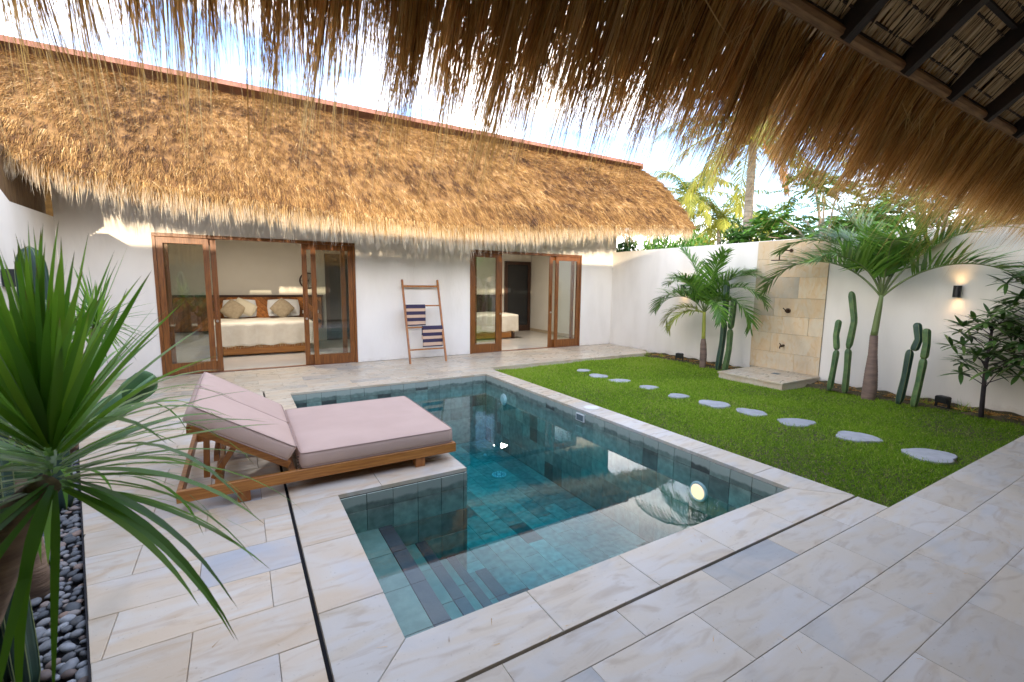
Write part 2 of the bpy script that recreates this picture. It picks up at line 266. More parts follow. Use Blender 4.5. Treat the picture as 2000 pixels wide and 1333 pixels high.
# ---------------------------------------------------------------- builders
def wloc(o):
    v = Vector((0, 0, 0))
    while o: v = v + o.location; o = o.parent
    return v
def link(o, parent=None, label=None, cat=None, group=None, kind=None):
    COL.objects.link(o)
    if parent: o.parent = parent
    if label: o['label'] = label
    if cat: o['category'] = cat
    if group: o['group'] = group
    if kind: o['kind'] = kind
    return o
def empty(name, loc, label=None, cat=None, group=None, kind=None, rz=0):
    o = bpy.data.objects.new(name, None); o.location = loc; o.rotation_euler = (0, 0, rz); o.empty_display_size = .1
    return link(o, None, label, cat, group, kind)
class MB:
    def __init__(s): s.v = []; s.f = []
    def add(s, vs, fs):
        n = len(s.v); s.v += [tuple(v) for v in vs]; s.f += [tuple(i+n for i in f) for f in fs]; return s
    def box(s, x0, x1, y0, y1, z0, z1, ch=0):
        if not ch:
            vs = [(x0, y0, z0), (x1, y0, z0), (x1, y1, z0), (x0, y1, z0), (x0, y0, z1), (x1, y0, z1), (x1, y1, z1), (x0, y1, z1)]
            return s.add(vs, [(0, 3, 2, 1), (4, 5, 6, 7), (0, 1, 5, 4), (1, 2, 6, 5), (2, 3, 7, 6), (3, 0, 4, 7)])
        vs = []
        for z, i in ((z0, ch), (z0+ch, 0), (z1-ch, 0), (z1, ch)):
            vs += [(x0+i, y0+i, z), (x1-i, y0+i, z), (x1-i, y1-i, z), (x0+i, y1-i, z)]
        fs = [(3, 2, 1, 0), (12, 13, 14, 15)]
        for k in range(3):
            for j in range(4): a = k*4+j; b = k*4+(j+1) % 4; fs.append((a, b, b+4, a+4))
        return s.add(vs, fs)
    def bar(s, p, q, w, h, up=(0, 0, 1), ch=0):
        p = Vector(p); q = Vector(q); d = (q-p); ln = d.length; d.normalize(); up = Vector(up)
        x = d.cross(up)
        if x.length < 1e-4: x = d.cross(Vector((0, 1, 0)))
        x.normalize(); z = x.cross(d)
        m = MB(); m.box(-w/2, w/2, 0, ln, -h/2, h/2, ch)
        return s.add([p + x*a + d*b + z*c for a, b, c in m.v], m.f)
    def tube(s, pts, rad, n=8, cap=True, prof=None):
        pts = [Vector(p) for p in pts]; k = len(pts)
        if not hasattr(rad, '__len__'): rad = [rad]*k
        vs = []; ref = None
        for i, p in enumerate(pts):
            d = (pts[min(i+1, k-1)] - pts[max(i-1, 0)]).normalized()
            if ref is None: ref = d.orthogonal().normalized() if abs(d.z) < .9 else Vector((1, 0, 0))
            x = (ref - d*ref.dot(d)).normalized(); ref = x; y = d.cross(x)
            for j in range(n):
                a = 2*math.pi*j/n; rr = rad[i]*(prof[j] if prof else 1)
                vs.append(p + x*math.cos(a)*rr + y*math.sin(a)*rr)
        fs = [(i*n+j, i*n+(j+1) % n, (i+1)*n+(j+1) % n, (i+1)*n+j) for i in range(k-1) for j in range(n)]
        if cap: fs += [tuple(range(n-1, -1, -1)), tuple(range((k-1)*n, k*n))]
        return s.add(vs, fs)
    def disc(s, c, r, h, n=24, axis='z', r2=None):
        c = Vector(c); r2 = r if r2 is None else r2
        ax = {'z': Vector((0, 0, 1)), 'x': Vector((1, 0, 0)), 'y': Vector((0, 1, 0))}[axis]
        return s.tube([c, c+ax*h], [r, r2], n)
    def build(s, name, m, parent=None, loc=None, smooth=False, **kw):
        me = bpy.data.meshes.new(name)
        base = wloc(parent) if parent else Vector((0, 0, 0))
        o = Vector(loc) if loc is not None else base
        me.from_pydata([(v[0]-o.x, v[1]-o.y, v[2]-o.z) for v in s.v], [], s.f); me.materials.append(m)
        if smooth: me.polygons.foreach_set('use_smooth', [True]*len(me.polygons))
        ob = bpy.data.objects.new(name, me); ob.location = o - base
        return link(ob, parent, **kw)
def poly_prism(pts, z0, z1, ch=.004):
    n = len(pts); c = Vector((sum(p[0] for p in pts)/n, sum(p[1] for p in pts)/n)); vs = []
    for z, i in ((z0, 0), (z1-ch, 0), (z1, ch)):
        for p in pts:
            v = Vector(p)-c; l = v.length; v = v*(max(l-i*1.4, 0)/max(l, 1e-6)); vs.append((c.x+v.x, c.y+v.y, z))
    fs = [tuple(range(n-1, -1, -1)), tuple(range(2*n, 3*n))]
    for k in range(2):
        for j in range(n): a = k*n+j; b = k*n+(j+1) % n; fs.append((a, b, b+n, a+n))
    return MB().add(vs, fs), c
def clip(pts, a, b, c):
    """keep a*x + b*y <= c"""
    o = []
    for i in range(len(pts)):
        p, q = pts[i], pts[(i+1) % len(pts)]; dp = a*p[0]+b*p[1]-c; dq = a*q[0]+b*q[1]-c
        if dp <= 0: o.append(p)
        if dp*dq < 0: t = dp/(dp-dq); o.append((p[0]+(q[0]-p[0])*t, p[1]+(q[1]-p[1])*t))
    return o
SHARED = {}
def slab(name, x0, x1, y0, y1, z1, t, m, parent, gap=.0016, ch=.002):
    """one slab, its mesh shared by every slab of its size"""
    w, l = round(x1-x0-gap, 4), round(y1-y0-gap, 4)
    if w < .02 or l < .02: return
    k = (name, w, l, t, m.name)
    if k not in SHARED:
        me = bpy.data.meshes.new(name); b = MB().box(-w/2, w/2, -l/2, l/2, -t, 0, ch); me.from_pydata(b.v, [], b.f); me.materials.append(m); SHARED[k] = me
    o = bpy.data.objects.new(name, SHARED[k]); o.location = Vector(((x0+x1)/2, (y0+y1)/2, z1 + random.uniform(-.0007, .0007))) - wloc(parent)
    return link(o, parent)
def slab_poly(name, pts, z1, t, m, parent, gap=.0011, ch=.0025):
    if len(pts) < 3: return
    n = len(pts); area = abs(sum(pts[i][0]*pts[(i+1) % n][1]-pts[(i+1) % n][0]*pts[i][1] for i in range(n)))/2
    if area < .004: return
    c = Vector((sum(p[0] for p in pts)/n, sum(p[1] for p in pts)/n)); q = []
    for p in pts: v = Vector(p)-c; q.append(tuple(c + v*(1-gap*1.5/max(v.length, .01))))
    b, c = poly_prism(q, z1-t, z1, ch); return b.build(name, m, parent, loc=(c.x, c.y, z1))
def ribbons(name, P, D, Ln, Wd, m, parent=None, segs=3, grav=0.0, curl=0.0, rnd=None, up=None, shape='taper', loc=None, gpow=1.6, **kw):
    """N tapered ribbons: root P, direction D, length Ln, width Wd; grav bends them down"""
    P = np.asarray(P, float); n = len(P); D = np.asarray(D, float); D = D/np.linalg.norm(D, axis=1)[:, None]
    Ln = np.broadcast_to(Ln, n).astype(float); Wd = np.broadcast_to(Wd, n).astype(float); grav = np.broadcast_to(grav, n).astype(float)
    cv = rng.normal(0, 1, (n, 3)); cv -= (cv*D).sum(1)[:, None]*D; cv *= (curl/np.maximum(np.linalg.norm(cv, axis=1), 1e-6))[:, None] if np.ndim(curl) else curl/np.maximum(np.linalg.norm(cv, axis=1), 1e-6)[:, None]
    if up is None: sd = rng.normal(0, 1, (n, 3))
    else: sd = np.cross(D, np.broadcast_to(np.asarray(up, float), (n, 3))) + rng.normal(0, .12, (n, 3))
    sd -= (sd*D).sum(1)[:, None]*D; sd /= np.maximum(np.linalg.norm(sd, axis=1), 1e-6)[:, None]
    V = np.zeros((n, 2*segs+1, 3)); TT = np.zeros((n, 2*segs+1)); cur = P.copy(); 
    for i in range(segs+1):
        t = i/segs
        pos = P + D*(Ln*t)[:, None] + cv*(Ln*t*t)[:, None]; pos[:, 2] -= grav*Ln*t**gpow
        if grav.any():   # keep the length while bending
            off = pos-P; l0 = np.linalg.norm(off, axis=1); pos = P + off*((Ln*t)/np.maximum(l0, 1e-6))[:, None]
        if shape == 'taper': w = 1-t**1.5
        elif shape == 'leaf': w = min(1, .45+2.2*t)*(1-t**3)
        else: w = math.sin(math.pi*min(1, .12+.88*t))**.7 if t < 1 else 0
        if i < segs:
            V[:, 2*i] = pos - sd*(Wd*w/2)[:, None]; V[:, 2*i+1] = pos + sd*(Wd*w/2)[:, None]; TT[:, 2*i:2*i+2] = t
        else: V[:, 2*segs] = pos; TT[:, 2*segs] = 1
    F = []
    for i in range(segs-1): F += [(2*i, 2*i+1, 2*i+3), (2*i, 2*i+3, 2*i+2)]
    F.append((2*segs-2, 2*segs-1, 2*segs))
    F = np.array(F); k = 2*segs+1
    faces = (F[None] + (np.arange(n)*k)[:, None, None]).reshape(-1, 3)
    if rnd is None: rnd = rng.random(n)
    return rawmesh(name, V.reshape(-1, 3), faces, m, parent, np.repeat(rnd, k), TT.reshape(-1), loc, **kw)
def rawmesh(name, V, F, m, parent=None, rnd=None, tt=None, loc=None, smooth=False, **kw):
    base = wloc(parent) if parent else Vector((0, 0, 0)); o = Vector(loc) if loc is not None else base
    V = np.asarray(V, np.float32) - np.array(o, np.float32); F = np.asarray(F, np.int32)
    me = bpy.data.meshes.new(name); me.vertices.add(len(V)); me.vertices.foreach_set('co', V.ravel())
    me.loops.add(F.size); me.loops.foreach_set('vertex_index', F.ravel()); me.polygons.add(len(F)); k = F.shape[1]
    me.polygons.foreach_set('loop_start', np.arange(0, F.size, k, dtype=np.int32)); me.polygons.foreach_set('loop_total', np.full(len(F), k, np.int32))
    if smooth: me.polygons.foreach_set('use_smooth', np.ones(len(F), bool))
    if rnd is not None: a = me.attributes.new('rnd', 'FLOAT', 'POINT'); a.data.foreach_set('value', np.asarray(rnd, np.float32))
    if tt is not None: a = me.attributes.new('tt', 'FLOAT', 'POINT'); a.data.foreach_set('value', np.asarray(tt, np.float32))
    me.update(calc_edges=True); me.materials.append(m); ob = bpy.data.objects.new(name, me); ob.location = o - base
    return link(ob, parent, **kw)
def grid_mesh(name, fn, nu, nv, m, parent=None, **kw):
    u, v = np.meshgrid(np.linspace(0, 1, nu), np.linspace(0, 1, nv), indexing='ij'); V = fn(u.ravel(), v.ravel())
    i = np.arange(nu-1)[:, None]*nv + np.arange(nv-1)[None]; i = i.ravel(); F = np.stack([i, i+nv, i+nv+1, i+1], 1)
    return rawmesh(name, V, F, m, parent, **kw)
def sub(o, lv=2):
    md = o.modifiers.new('subdivision', 'SUBSURF'); md.levels = lv; md.render_levels = lv; return o

# ================================================================ SETTING
PX0, PX1, PY0, PY1 = .57, 3.73, 1.87, 7.16; ZW = -.185
PLX, PLY0, PLY1 = 1.64, 3.50, 5.35
def edgeX(y): return -.587 - .2305*(y-2.27)
WX = 8.72; HY = 9.39
# ground sheet with the pool left open
g = MB(); Z = -.12; a, b, c, d = PX0-.12, PX1+.12, PY0-.12, PY1+.12; B = 900
g.add([(-B, -B, Z), (B, -B, Z), (B, c, Z), (-B, c, Z)], [(0, 1, 2, 3)]); g.add([(-B, d, Z), (B, d, Z), (B, B, Z), (-B, B, Z)], [(0, 1, 2, 3)])
g.add([(-B, c, Z), (a, c, Z), (a, d, Z), (-B, d, Z)], [(0, 1, 2, 3)]); g.add([(b, c, Z), (B, c, Z), (B, d, Z), (b, d, Z)], [(0, 1, 2, 3)])
g.build('ground', m_ground, kind='structure')
# terrace: bedding + slabs
ter = empty('terrace', (0, 0, 0), kind='structure', label='pale stone slab terrace around the pool')
bd = MB(); zb = -.034
def sheet(mb, pts, z): mb.add([(x, y, z) for x, y in pts], [tuple(range(len(pts)))])
sheet(bd, [(edgeX(-3), -3), (WX, -3), (WX, 1.31), (4.04, 1.31), (4.04, 1.53), (.24, 1.53), (.24, 1.9), (edgeX(1.9), 1.9)], zb)
sheet(bd, [(edgeX(1.9), 1.9), (.24, 1.9), (.24, 7.49), (edgeX(7.49), 7.49)], zb)
sheet(bd, [(-2.2, 7.49), (4.1, 7.49), (4.1, 7.71), (8.69, 7.71), (8.69, HY), (-2.2, HY)], zb)
bd.build('mortar_bed', m_mortar, ter)
bk = MB().box(4.05, 8.52, 7.69, 7.71, -.12, -.036); bk.box(8.52, 8.70, 8.00, 8.02, -.12, -.036); bk.build('terrace_riser', m_slabw, ter)
H3 = .33
def row(y0, y1, xa, xb, off, m, z=0.0, L_=.65, t=.032, name='paving_slab'):
    x = off
    while x > xa: x -= L_
    while x < xb:
        x0, x1 = max(x, xa), min(x+L_, xb); x += L_
        if x1-x0 < .03: continue
        slab(name, x0, x1, y0, y1, z, t, m, ter)
row(1.33, 1.53, .248, 4.04, .88, m_slab)
for k in range(6):
    y1 = 1.33-k*H3; row(y1-H3, y1, .25 if k < 1 else -.2, 8.68, 1.2 if k % 2 == 0 else .88, m_slab)
# left terrace, cut along the pebble bed
yy = 1.07; k = 0
while yy < 7.48:
    y0, y1 = yy, min(yy+H3, 7.49); off = .07 if k % 2 == 0 else -.26; x = off+.65*1
    xs = [.232]; x = off
    while x > -2.2:
        if x < .2: xs.append(x)
        x -= .65
    xs.append(x)
    for i in range(len(xs)-1):
        pts = [(xs[i+1], y0), (xs[i], y0), (xs[i], y1), (xs[i+1], y1)]
        pts = clip(pts, -1, -.2305, -(edgeX(0)))
        slab_poly('paving_slab', pts, 0, .032, m_slabl, ter)
    yy += H3; k += 1
# back terrace along the house
for k, (y0, y1) in enumerate(((7.495, 7.70), (7.70, 8.03), (8.03, 8.36), (8.36, 8.69), (8.69, 9.02), (9.02, 9.385))):
    row(y0, y1, -1.95 if k else -1.75, (8.69 if k > 1 else 8.52) if k else 4.1, .2+.325*(k % 2), m_slabw)
# coping (part of the pool)
pool = empty('swimming_pool', (PX0, PY0, 0), kind='structure', label='L-shaped plunge pool lined with green stone tiles')
def cop(pts, m=m_slab): slab_poly('coping_slab', pts, .001, .032, m, pool)
def rect(x0, x1, y0, y1): return [(x0, y0), (x1, y0), (x1, y1), (x0, y1)]
cop([(.252, 1.545), (1.22, 1.545), (1.22, 1.87), (.57, 1.87)])
for x0, x1 in ((1.22, 1.87), (1.87, 2.52), (2.52, 3.18)): cop(rect(x0, x1, 1.545, 1.87))
cop([(3.18, 1.545), (4.04, 1.545), (3.73, 1.87), (3.18, 1.87)])
cop([(.252, 1.545), (.57, 1.87), (.57, 2.23), (.252, 2.23)])
for y0, y1 in ((2.23, 2.88), (2.88, 3.50)): cop(rect(.252, .57, y0, y1), m_slabl)
for y0, y1 in ((3.50, 3.83), (3.83, 4.16), (4.16, 4.49), (4.49, 4.82), (4.82, 5.35)):
    cop(rect(.252, .9 if y0 < 3.9 else 1.0, y0, y1), m_slabl); cop(rect(.9 if y0 < 3.9 else 1.0, PLX, y0, y1), m_slabl)
for y0, y1 in ((5.35, 5.9), (5.9, 6.5), (6.5, 7.16)): cop(rect(.252, .57, y0, y1), m_slabw)
cop([(4.04, 1.545), (4.04, 2.18), (3.73, 2.18), (3.73, 1.87)])
y = 2.18
while y < 7.7:
    y1 = min(y+.65, 7.16); cop(rect(3.73, 4.04, y, y1), m_slab if y < 4.5 else m_slabw)
    y += .65
    if y > 7.1: break
x = .252
while x < 4.03: cop(rect(x, min(x+.65, 4.04), 7.16, 7.485), m_slabw); x += .65
sl_ = MB(); 
for q in ((.22, 1.52, .262, 7.49), (.22, 1.525, 4.04, 1.549)): sl_.add([(q[0], q[1], -.031), (q[2], q[1], -.031), (q[2], q[3], -.031), (q[0], q[3], -.031)], [(0, 1, 2, 3)])
sl_.build('expansion_joint', m_slot, ter)
# concrete shell + tiles
ZF = -1.2; T = .012
sh = MB(); w = .11
sh.box(PX0-w, PX0-T, PY0-w, PY1+w, ZF-.1, -.033); sh.box(PX1+T, PX1+w, PY0-w, PY1+w, ZF-.1, -.033)
sh.box(PX0-T, PX1+T, PY0-w, PY0-T, ZF-.1, -.034); sh.box(PX0-T, PX1+T, PY1+T, PY1+w, ZF-.1, -.034); sh.box(PX0-T, PX1+T, PY0-T, PY1+T, ZF-.1, ZF-T)
sh.box(PX0-T, PLX-T, PLY0+T, PLY1-T, ZF-T, -.035)
sh.build('pool_shell', m_grout, pool)
def wtile(c, size, parent=pool, m=None, name='wall_tile'):
    m = m or m_tile; k = (name, tuple(round(s, 4) for s in size), m.name)
    if k not in SHARED:
        me = bpy.data.meshes.new(name); x, y, z = [s/2 for s in size]; b = MB().box(-x, x, -y, y, -z, z, .0015); me.from_pydata(b.v, [], b.f); me.materials.append(m); SHARED[k] = me
    o = bpy.data.objects.new(name, SHARED[k]); o.location = Vector(c)+Vector((random.uniform(-.001, .001), random.uniform(-.001, .001), 0)) - wloc(parent); return link(o, parent)
tw = .207; th = .2; gp = .0045; z0 = -.034
rows_ = [(-.034, -.165), (-.165, -.365), (-.365, -.565), (-.565, -.765), (-.765, -.965), (-.965, -1.2)]
def wall_tiles(axis, fixed, a0, a1, nrm, rows=rows_, w=tw, first=0, name='wall_tile'):
    a = a0 - first
    while a < a1-.02:
        b = min(a+w, a1); aa = max(a, a0)
        for (zt, zbm) in rows:
            zc = (zt+zbm)/2; h = zt-zbm-gp
            if axis == 'x': wtile(((aa+b)/2, fixed-nrm*T/2, zc), (b-aa-gp, T, h), name=name)
            else: wtile((fixed-nrm*T/2, (aa+b)/2, zc), (T, b-aa-gp, h), name=name)
        a += w
wall_tiles('x', PY1, PX0, PX1, -1, rows_[:4])
wall_tiles('y', PX1, PY0, PY1, -1, rows_, first=.1)
wall_tiles('x', PLY0, PX0, PLX, 1, rows_[:4])
lo = MB()
lo.box(PX0, PX1, PY1, PY1+T, ZF, -.766); lo.box(PX0, PLX, PLY0, PLY0+T, ZF, -.766); lo.box(PLX-T, PLX, PLY0+T, PLY1-T, ZF, -.036)
lo.box(PX0-T, PX0, PY0, PLY0, ZF, -.036); lo.box(PX0-T, PX0, PLY1, PY1, ZF, -.036); lo.box(PX0, PX1, PY0-T, PY0, ZF, -.036); lo.box(PX0, PLX, PLY1-T, PLY1, ZF, -.036)
lo.build('lower_wall_lining', m_tile, pool)
# floor tiles .41 x .2, broken bond
k = 0; x = PX0
while x < PX1-.01:
    x1 = min(x+.2, PX1); y = PY0 - (.2 if k % 2 else 0)
    while y < PY1:
        ya, yb = max(y, PY0), min(y+.41, PY1); y += .41
        if x1 < PLX+.02 and ya > PLY0-.01 and yb < PLY1+.01: continue
        if x < 2.0 and ya < PLY0-.3: continue
        wtile(((x+x1)/2, (ya+yb)/2, ZF-T/2), (x1-x-gp, yb-ya-gp, T), name='floor_tile')
    x = x1; k += 1
# steps running along the short bay: tread tiles with dark nosing tiles
sx = [(PX0, .86, -.34), (.97, 1.16, -.56), (1.25, 1.44, -.78), (1.52, 1.72, -1.0)]
st = MB(); xs0 = PX0
for i, (xa, xb, z) in enumerate(sx):
    nx = sx[i+1][0] if i < 3 else 1.83
    stp = MB().box(xa-.0005*i - (0 if i == 0 else .0), nx, PY0, PLY0, ZF, z-T-.001).build('pool_step', m_grout, pool)
    y = PY0
    while y < PLY0-.02:
        y1 = min(y+.41, PLY0); wtile(((xa+xb)/2, (y+y1)/2, z-T/2), (xb-xa-gp, y1-y-gp, T), pool, m_tread, 'tread_tile')
        wtile(((xb+nx)/2, (y+y1)/2, z-T/2+.002), (nx-xb-gp, y1-y-gp, T), pool, m_nose, 'nosing_tile')
        y = y1
wt = MB().box(PX0-.006, PX1+.006, PY0-.006, PY1+.006, ZF-.006, ZW)
wt.build('pool_water', m_water, kind='structure', label='still clear turquoise pool water')
# pool fittings
def drain(x, y):
    e = empty('floor_drain', (x, y, ZF), 'round white slotted drain cover on the pool floor', 'drain')
    MB().disc((x, y, ZF+.001), .105, .012, 32).build('cover', m_plastic, e, smooth=False)
    for k in range(12):
        a = k*math.pi/6
        for r0, r1 in ((.035, .055), (.065, .09)):
            MB().bar((x+math.cos(a)*r0, y+math.sin(a)*r0, ZF+.0145), (x+math.cos(a)*r1, y+math.sin(a)*r1, ZF+.0145), .012, .004).build('slot', m_greypl, e)
drain(3.17, 5.65)
e = empty('skimmer_cover_disc', (3.9, 4.5, 0), 'round cream skimmer lid set in the right pool coping beside the lawn', 'lid')
MB().disc((3.9, 4.5, .0015), .105, .006, 32).build('rim', m_dirtlid, e); MB().disc((3.9, 4.5, .0078), .085, .003, 32, r2=.082).build('cover', m_plastic, e)
e = empty('skimmer_mouth', (3.73, 4.5, -.1), 'white skimmer opening in the tiles under the round lid', 'skimmer')
MB().box(3.712, 3.729, 4.42, 4.58, -.15, -.055).build('frame', m_plastic, e); MB().box(3.708, 3.7115, 4.435, 4.565, -.14, -.065).build('flap', m_greypl, e)
def plight(y, z, m, lab, lit):
    e = empty('pool_light', (3.73, y, z), lab, 'light', 'underwater lights on the lawn side wall')
    MB().disc((3.729, y, z), .10, -.018, 28, 'x', .092).build('rim', m_plastic, e, smooth=False)
    MB().disc((3.7105, y, z), .075, -.012, 28, 'x', .06).build('lens', m, e)
plight(6.5, -.32, m_plastic, 'unlit white underwater light near the far corner of the pool', 0)
plight(2.70, -.37, m_poolon, 'lit warm underwater light near the close end of the pool', 1)
e = empty('return_jet', (3.35, 6.45, ZF), 'small white inlet on the pool floor farther than the drain', 'inlet'); MB().disc((3.35, 6.45, ZF+.001), .028, .02, 16, r2=.02).build('nozzle', m_plastic, e)

# lawn
LX0, LX1, LY0, LY1 = 4.045, 8.70, 1.325, 7.685; LZ = -.075
def soilz(x, y): return LZ + .012*np.sin(x*2.1+.5)*np.cos(y*1.7) + .008*np.sin(x*5.3+y*3.1)
lawn = empty('lawn', (LX0, LY0, LZ), kind='structure', label='green lawn between pool and garden wall')
def fs(u, v): x = LX0+u*(LX1-LX0); y = LY0+v*(LY1-LY0+.0); return np.stack([x, y, soilz(x, y)], 1)
grid_mesh('lawn_soil', fs, 48, 60, m_soil, lawn, smooth=True)
STONES = [(5.72, 6.87, .15, .13), (5.62, 6.32, .21, .15), (5.64, 5.80, .22, .16), (5.71, 5.20, .18, .15), (5.68, 4.57, .17, .14), (5.75, 4.0, .24, .18), (5.80, 3.48, .21, .17), (5.86, 2.94, .25, .17), (5.90, 2.30, .23, .19), (5.90, 1.66, .26, .20)]
desc = ['smallest flat stepping stone, nearest to the house terrace', 'second stepping stone from the house terrace, long and pale', 'third stepping stone from the terrace, overlapping the second in view', 'fourth stepping stone from the terrace in the lawn', 'small narrow stepping stone, fifth from the terrace', 'wide oval stepping stone in line with the shower', 'sixth stepping stone back from the front, just after the wide oval one'.replace('sixth', 'fourth'), 'long thin pointed stepping stone, third from the front of the lawn', 'rounded grey stepping stone, second from the front', 'largest grey stepping stone, nearest the front of the lawn']
for (x, y, ra, rb), ds in zip(STONES, desc):
    n = 22; ph = random.random()*6; ang = random.uniform(-.5, .5); pts = []
    for k in range(n):
        t = 2*math.pi*k/n; r = 1+.10*math.sin(2*t+ph)+.09*math.sin(3*t+ph*2)+.05*math.sin(5*t+ph*3)+.02*math.sin(9*t); px, py = ra*r*math.cos(t), rb*r*math.sin(t)
        px, py = px*.86, py*1.05; ca, sa = math.cos(-.55+ang*.3), math.sin(-.55+ang*.3); pts.append((x+px*ca-py*sa, y+px*sa+py*ca))
    b, c = poly_prism(pts, -.12, -.052, .006); b.build('stepping_stone', m_stone, loc=(c.x, c.y, -.11), label=ds, cat='stepping stone', group='stepping stones crossing the lawn')
# grass blades
PF = [(7.52, 8.7, 4.02, 5.22)]
def blades(n, x0, x1, y0, y1, h, w, seed):
    rg = np.random.default_rng(seed); x = rg.uniform(x0, x1, n); y = rg.uniform(y0, y1, n); k = np.ones(n, bool)
    for sx_, sy_, ra, rb in STONES:
        ca, sa = math.cos(.55), math.sin(.55); dx, dy = x-sx_, y-sy_; a = (dx*ca-dy*sa)/(ra*.84); b = (dx*sa+dy*ca)/(rb*1.02); k &= (a*a+b*b) > rg.uniform(.80, 1.0, n)
    for q in PF: k &= ~((x > q[0]) & (x < q[1]) & (y > q[2]) & (y < q[3]))
    den = .5+.5*np.sin(x*3.3+1.3*np.sin(y*2.1))*np.cos(y*2.7+np.sin(x*1.9)); edge = np.clip((8.42 + .1*np.sin(y*4) - x)/.25, 0, 1)
    k &= rg.random(n) < (.55+.45*den)*edge
    return x[k], y[k]
x, y = blades(330000, LX0, LX1, LY0, LY1, 0, 0, 3); n = len(x)
P = np.stack([x, y, soilz(x, y)-.005], 1); D = np.stack([rng.normal(0, .55, n), rng.normal(0, .55, n), np.ones(n)], 1)
patch = .5+.5*np.sin(x*1.7+np.sin(y*1.3)*2)*np.sin(y*1.9+.7); near = np.clip((3.4-y)/1.8, 0, 1)*.35
h = rng.uniform(.03, .065, n)*(.75+.5*patch); rn = np.clip(rng.normal(.42, .22, n)+.22*(patch-.5)-near*.6 + .12*np.clip((y-4.5)/3, 0, 1), 0, .93); rn[rng.random(n) < .035] = 1
ribbons('grass', P, D, h, rng.uniform(.0035, .0065, n)*(1+.15*(y-1.3)), m_grass, lawn, segs=2, grav=.55, curl=.25, rnd=rn, kind='stuff')
n = 2600; x = rng.uniform(4.02, 4.06, n); y = rng.uniform(1.3, 7.7, n)
P = np.stack([x, y, np.full(n, -.06)], 1); D = np.stack([rng.normal(-.35, .4, n), rng.normal(0, .5, n), np.ones(n)], 1)
ribbons('edge_grass', P, D, rng.uniform(.05, .085, n), .006, m_grass, lawn, segs=2, grav=.6, rnd=rng.uniform(.2, .8, n), kind='stuff')
# soil strip at the wall foot
def fsoil(u, v): x = 8.25+u*.47; y = .8+v*7.0; return np.stack([x, y, -.07+.05*np.sqrt(u)+.012*np.sin(y*9+x*20)+.01*np.sin(y*23)+.008*np.cos(x*37)], 1)
grid_mesh('planting_soil', fsoil, 14, 200, m_soil, lawn, smooth=True)
n = 5000; x = rng.uniform(8.4, 8.7, n); y = rng.uniform(1.3, 7.7, n)
k = ~((y > 4.0) & (y < 5.25)); x, y = x[k], y[k]; n = len(x)
ribbons('soil_litter', np.stack([x, y, np.full(n, -.035)], 1), np.stack([rng.normal(0, 1, n), rng.normal(0, 1, n), rng.uniform(0, .5, n)], 1), rng.uniform(.02, .05, n), .012, m_strawd, lawn, segs=2, curl=.3, rnd=rng.uniform(0, .6, n), kind='stuff')

n = 70; x = rng.uniform(-.3, 6.5, n); y = rng.uniform(.5, 3.4, n); k = ~((x > .5) & (x < 8.7) & (y > 1.3) & ~((y < 1.8) & (x < 4))) ; x, y = x[k], y[k]; n = len(x)
a_ = rng.uniform(0, 6.28, n); ribbons('fallen_straw', np.stack([x, y, np.full(n, .0045)], 1), np.stack([np.cos(a_), np.sin(a_), np.zeros(n)], 1), rng.uniform(.02, .07, n), .003, m_strawd, ter, segs=2, up=(0, 0, 1), kind='stuff')
# pebble bed
def pebble_mesh(seed):
    rg = random.Random(seed); me = bpy.data.meshes.new('pebble'); vs = []; a, b, c = rg.uniform(.85, 1.15), rg.uniform(.62, .85), rg.uniform(.38, .55)
    nl, nr = 5, 8; vs.append((0, 0, -c))
    for i in range(1, nl):
        p = -math.pi/2+math.pi*i/nl
        for j in range(nr): t = 2*math.pi*j/nr; w = math.cos(p)**.8; vs.append((a*w*math.cos(t)*(1+.05*math.sin(2*t+seed)), b*w*math.sin(t), c*math.sin(p)))
    vs.append((0, 0, c)); f = [(0, 1+(j+1) % nr, 1+j) for j in range(nr)]
    for i in range(nl-2):
        for j in range(nr): q = 1+i*nr; f.append((q+j, q+(j+1) % nr, q+nr+(j+1) % nr, q+nr+j))
    q = 1+(nl-2)*nr; f += [(q+j, q+(j+1) % nr, len(vs)-1) for j in range(nr)]
    me.from_pydata(vs, [], f); me.polygons.foreach_set('use_smooth', [True]*len(f)); return me, np.array(vs), f
m_peb = mat('river_pebble', (.15, .165, .185), (.22, .235, .255), rough=.55, scale=1.5, rnd=.55)
m_pebr = mat('rusty_pebble', (.20, .15, .13), (.15, .12, .11), rough=.6, scale=1.5, rnd=.4)
bed = empty('pebble_bed', (-1.2, 3, -.06), kind='structure', label='bed of grey river pebbles along the left wall')
bb = MB(); sheet(bb, [(-2.27, .2), (edgeX(.2), .2), (edgeX(HY), HY), (-2.27, HY)], -.055); bb.build('bed_soil', m_slot, bed)
ke = MB(); y0_, y1_ = .3, 7.6; ke.add([(edgeX(y0_), y0_, -.05), (edgeX(y1_), y1_, -.05), (edgeX(y1_), y1_, -.001), (edgeX(y0_), y0_, -.001), (edgeX(y0_)-.008, y0_, -.05), (edgeX(y1_)-.008, y1_, -.05), (edgeX(y1_)-.008, y1_, -.001), (edgeX(y0_)-.008, y0_, -.001)], [(0, 1, 2, 3), (4, 7, 6, 5), (3, 2, 6, 7)]); ke.build('bed_edging', m_slot, bed)
pm = []
for s in range(6):
    me, vv, ff = pebble_mesh(s); me.materials.append(m_pebr if s == 5 else m_peb); pm.append((me, vv, ff))
pts = []; tries = 0
cellsz = {}
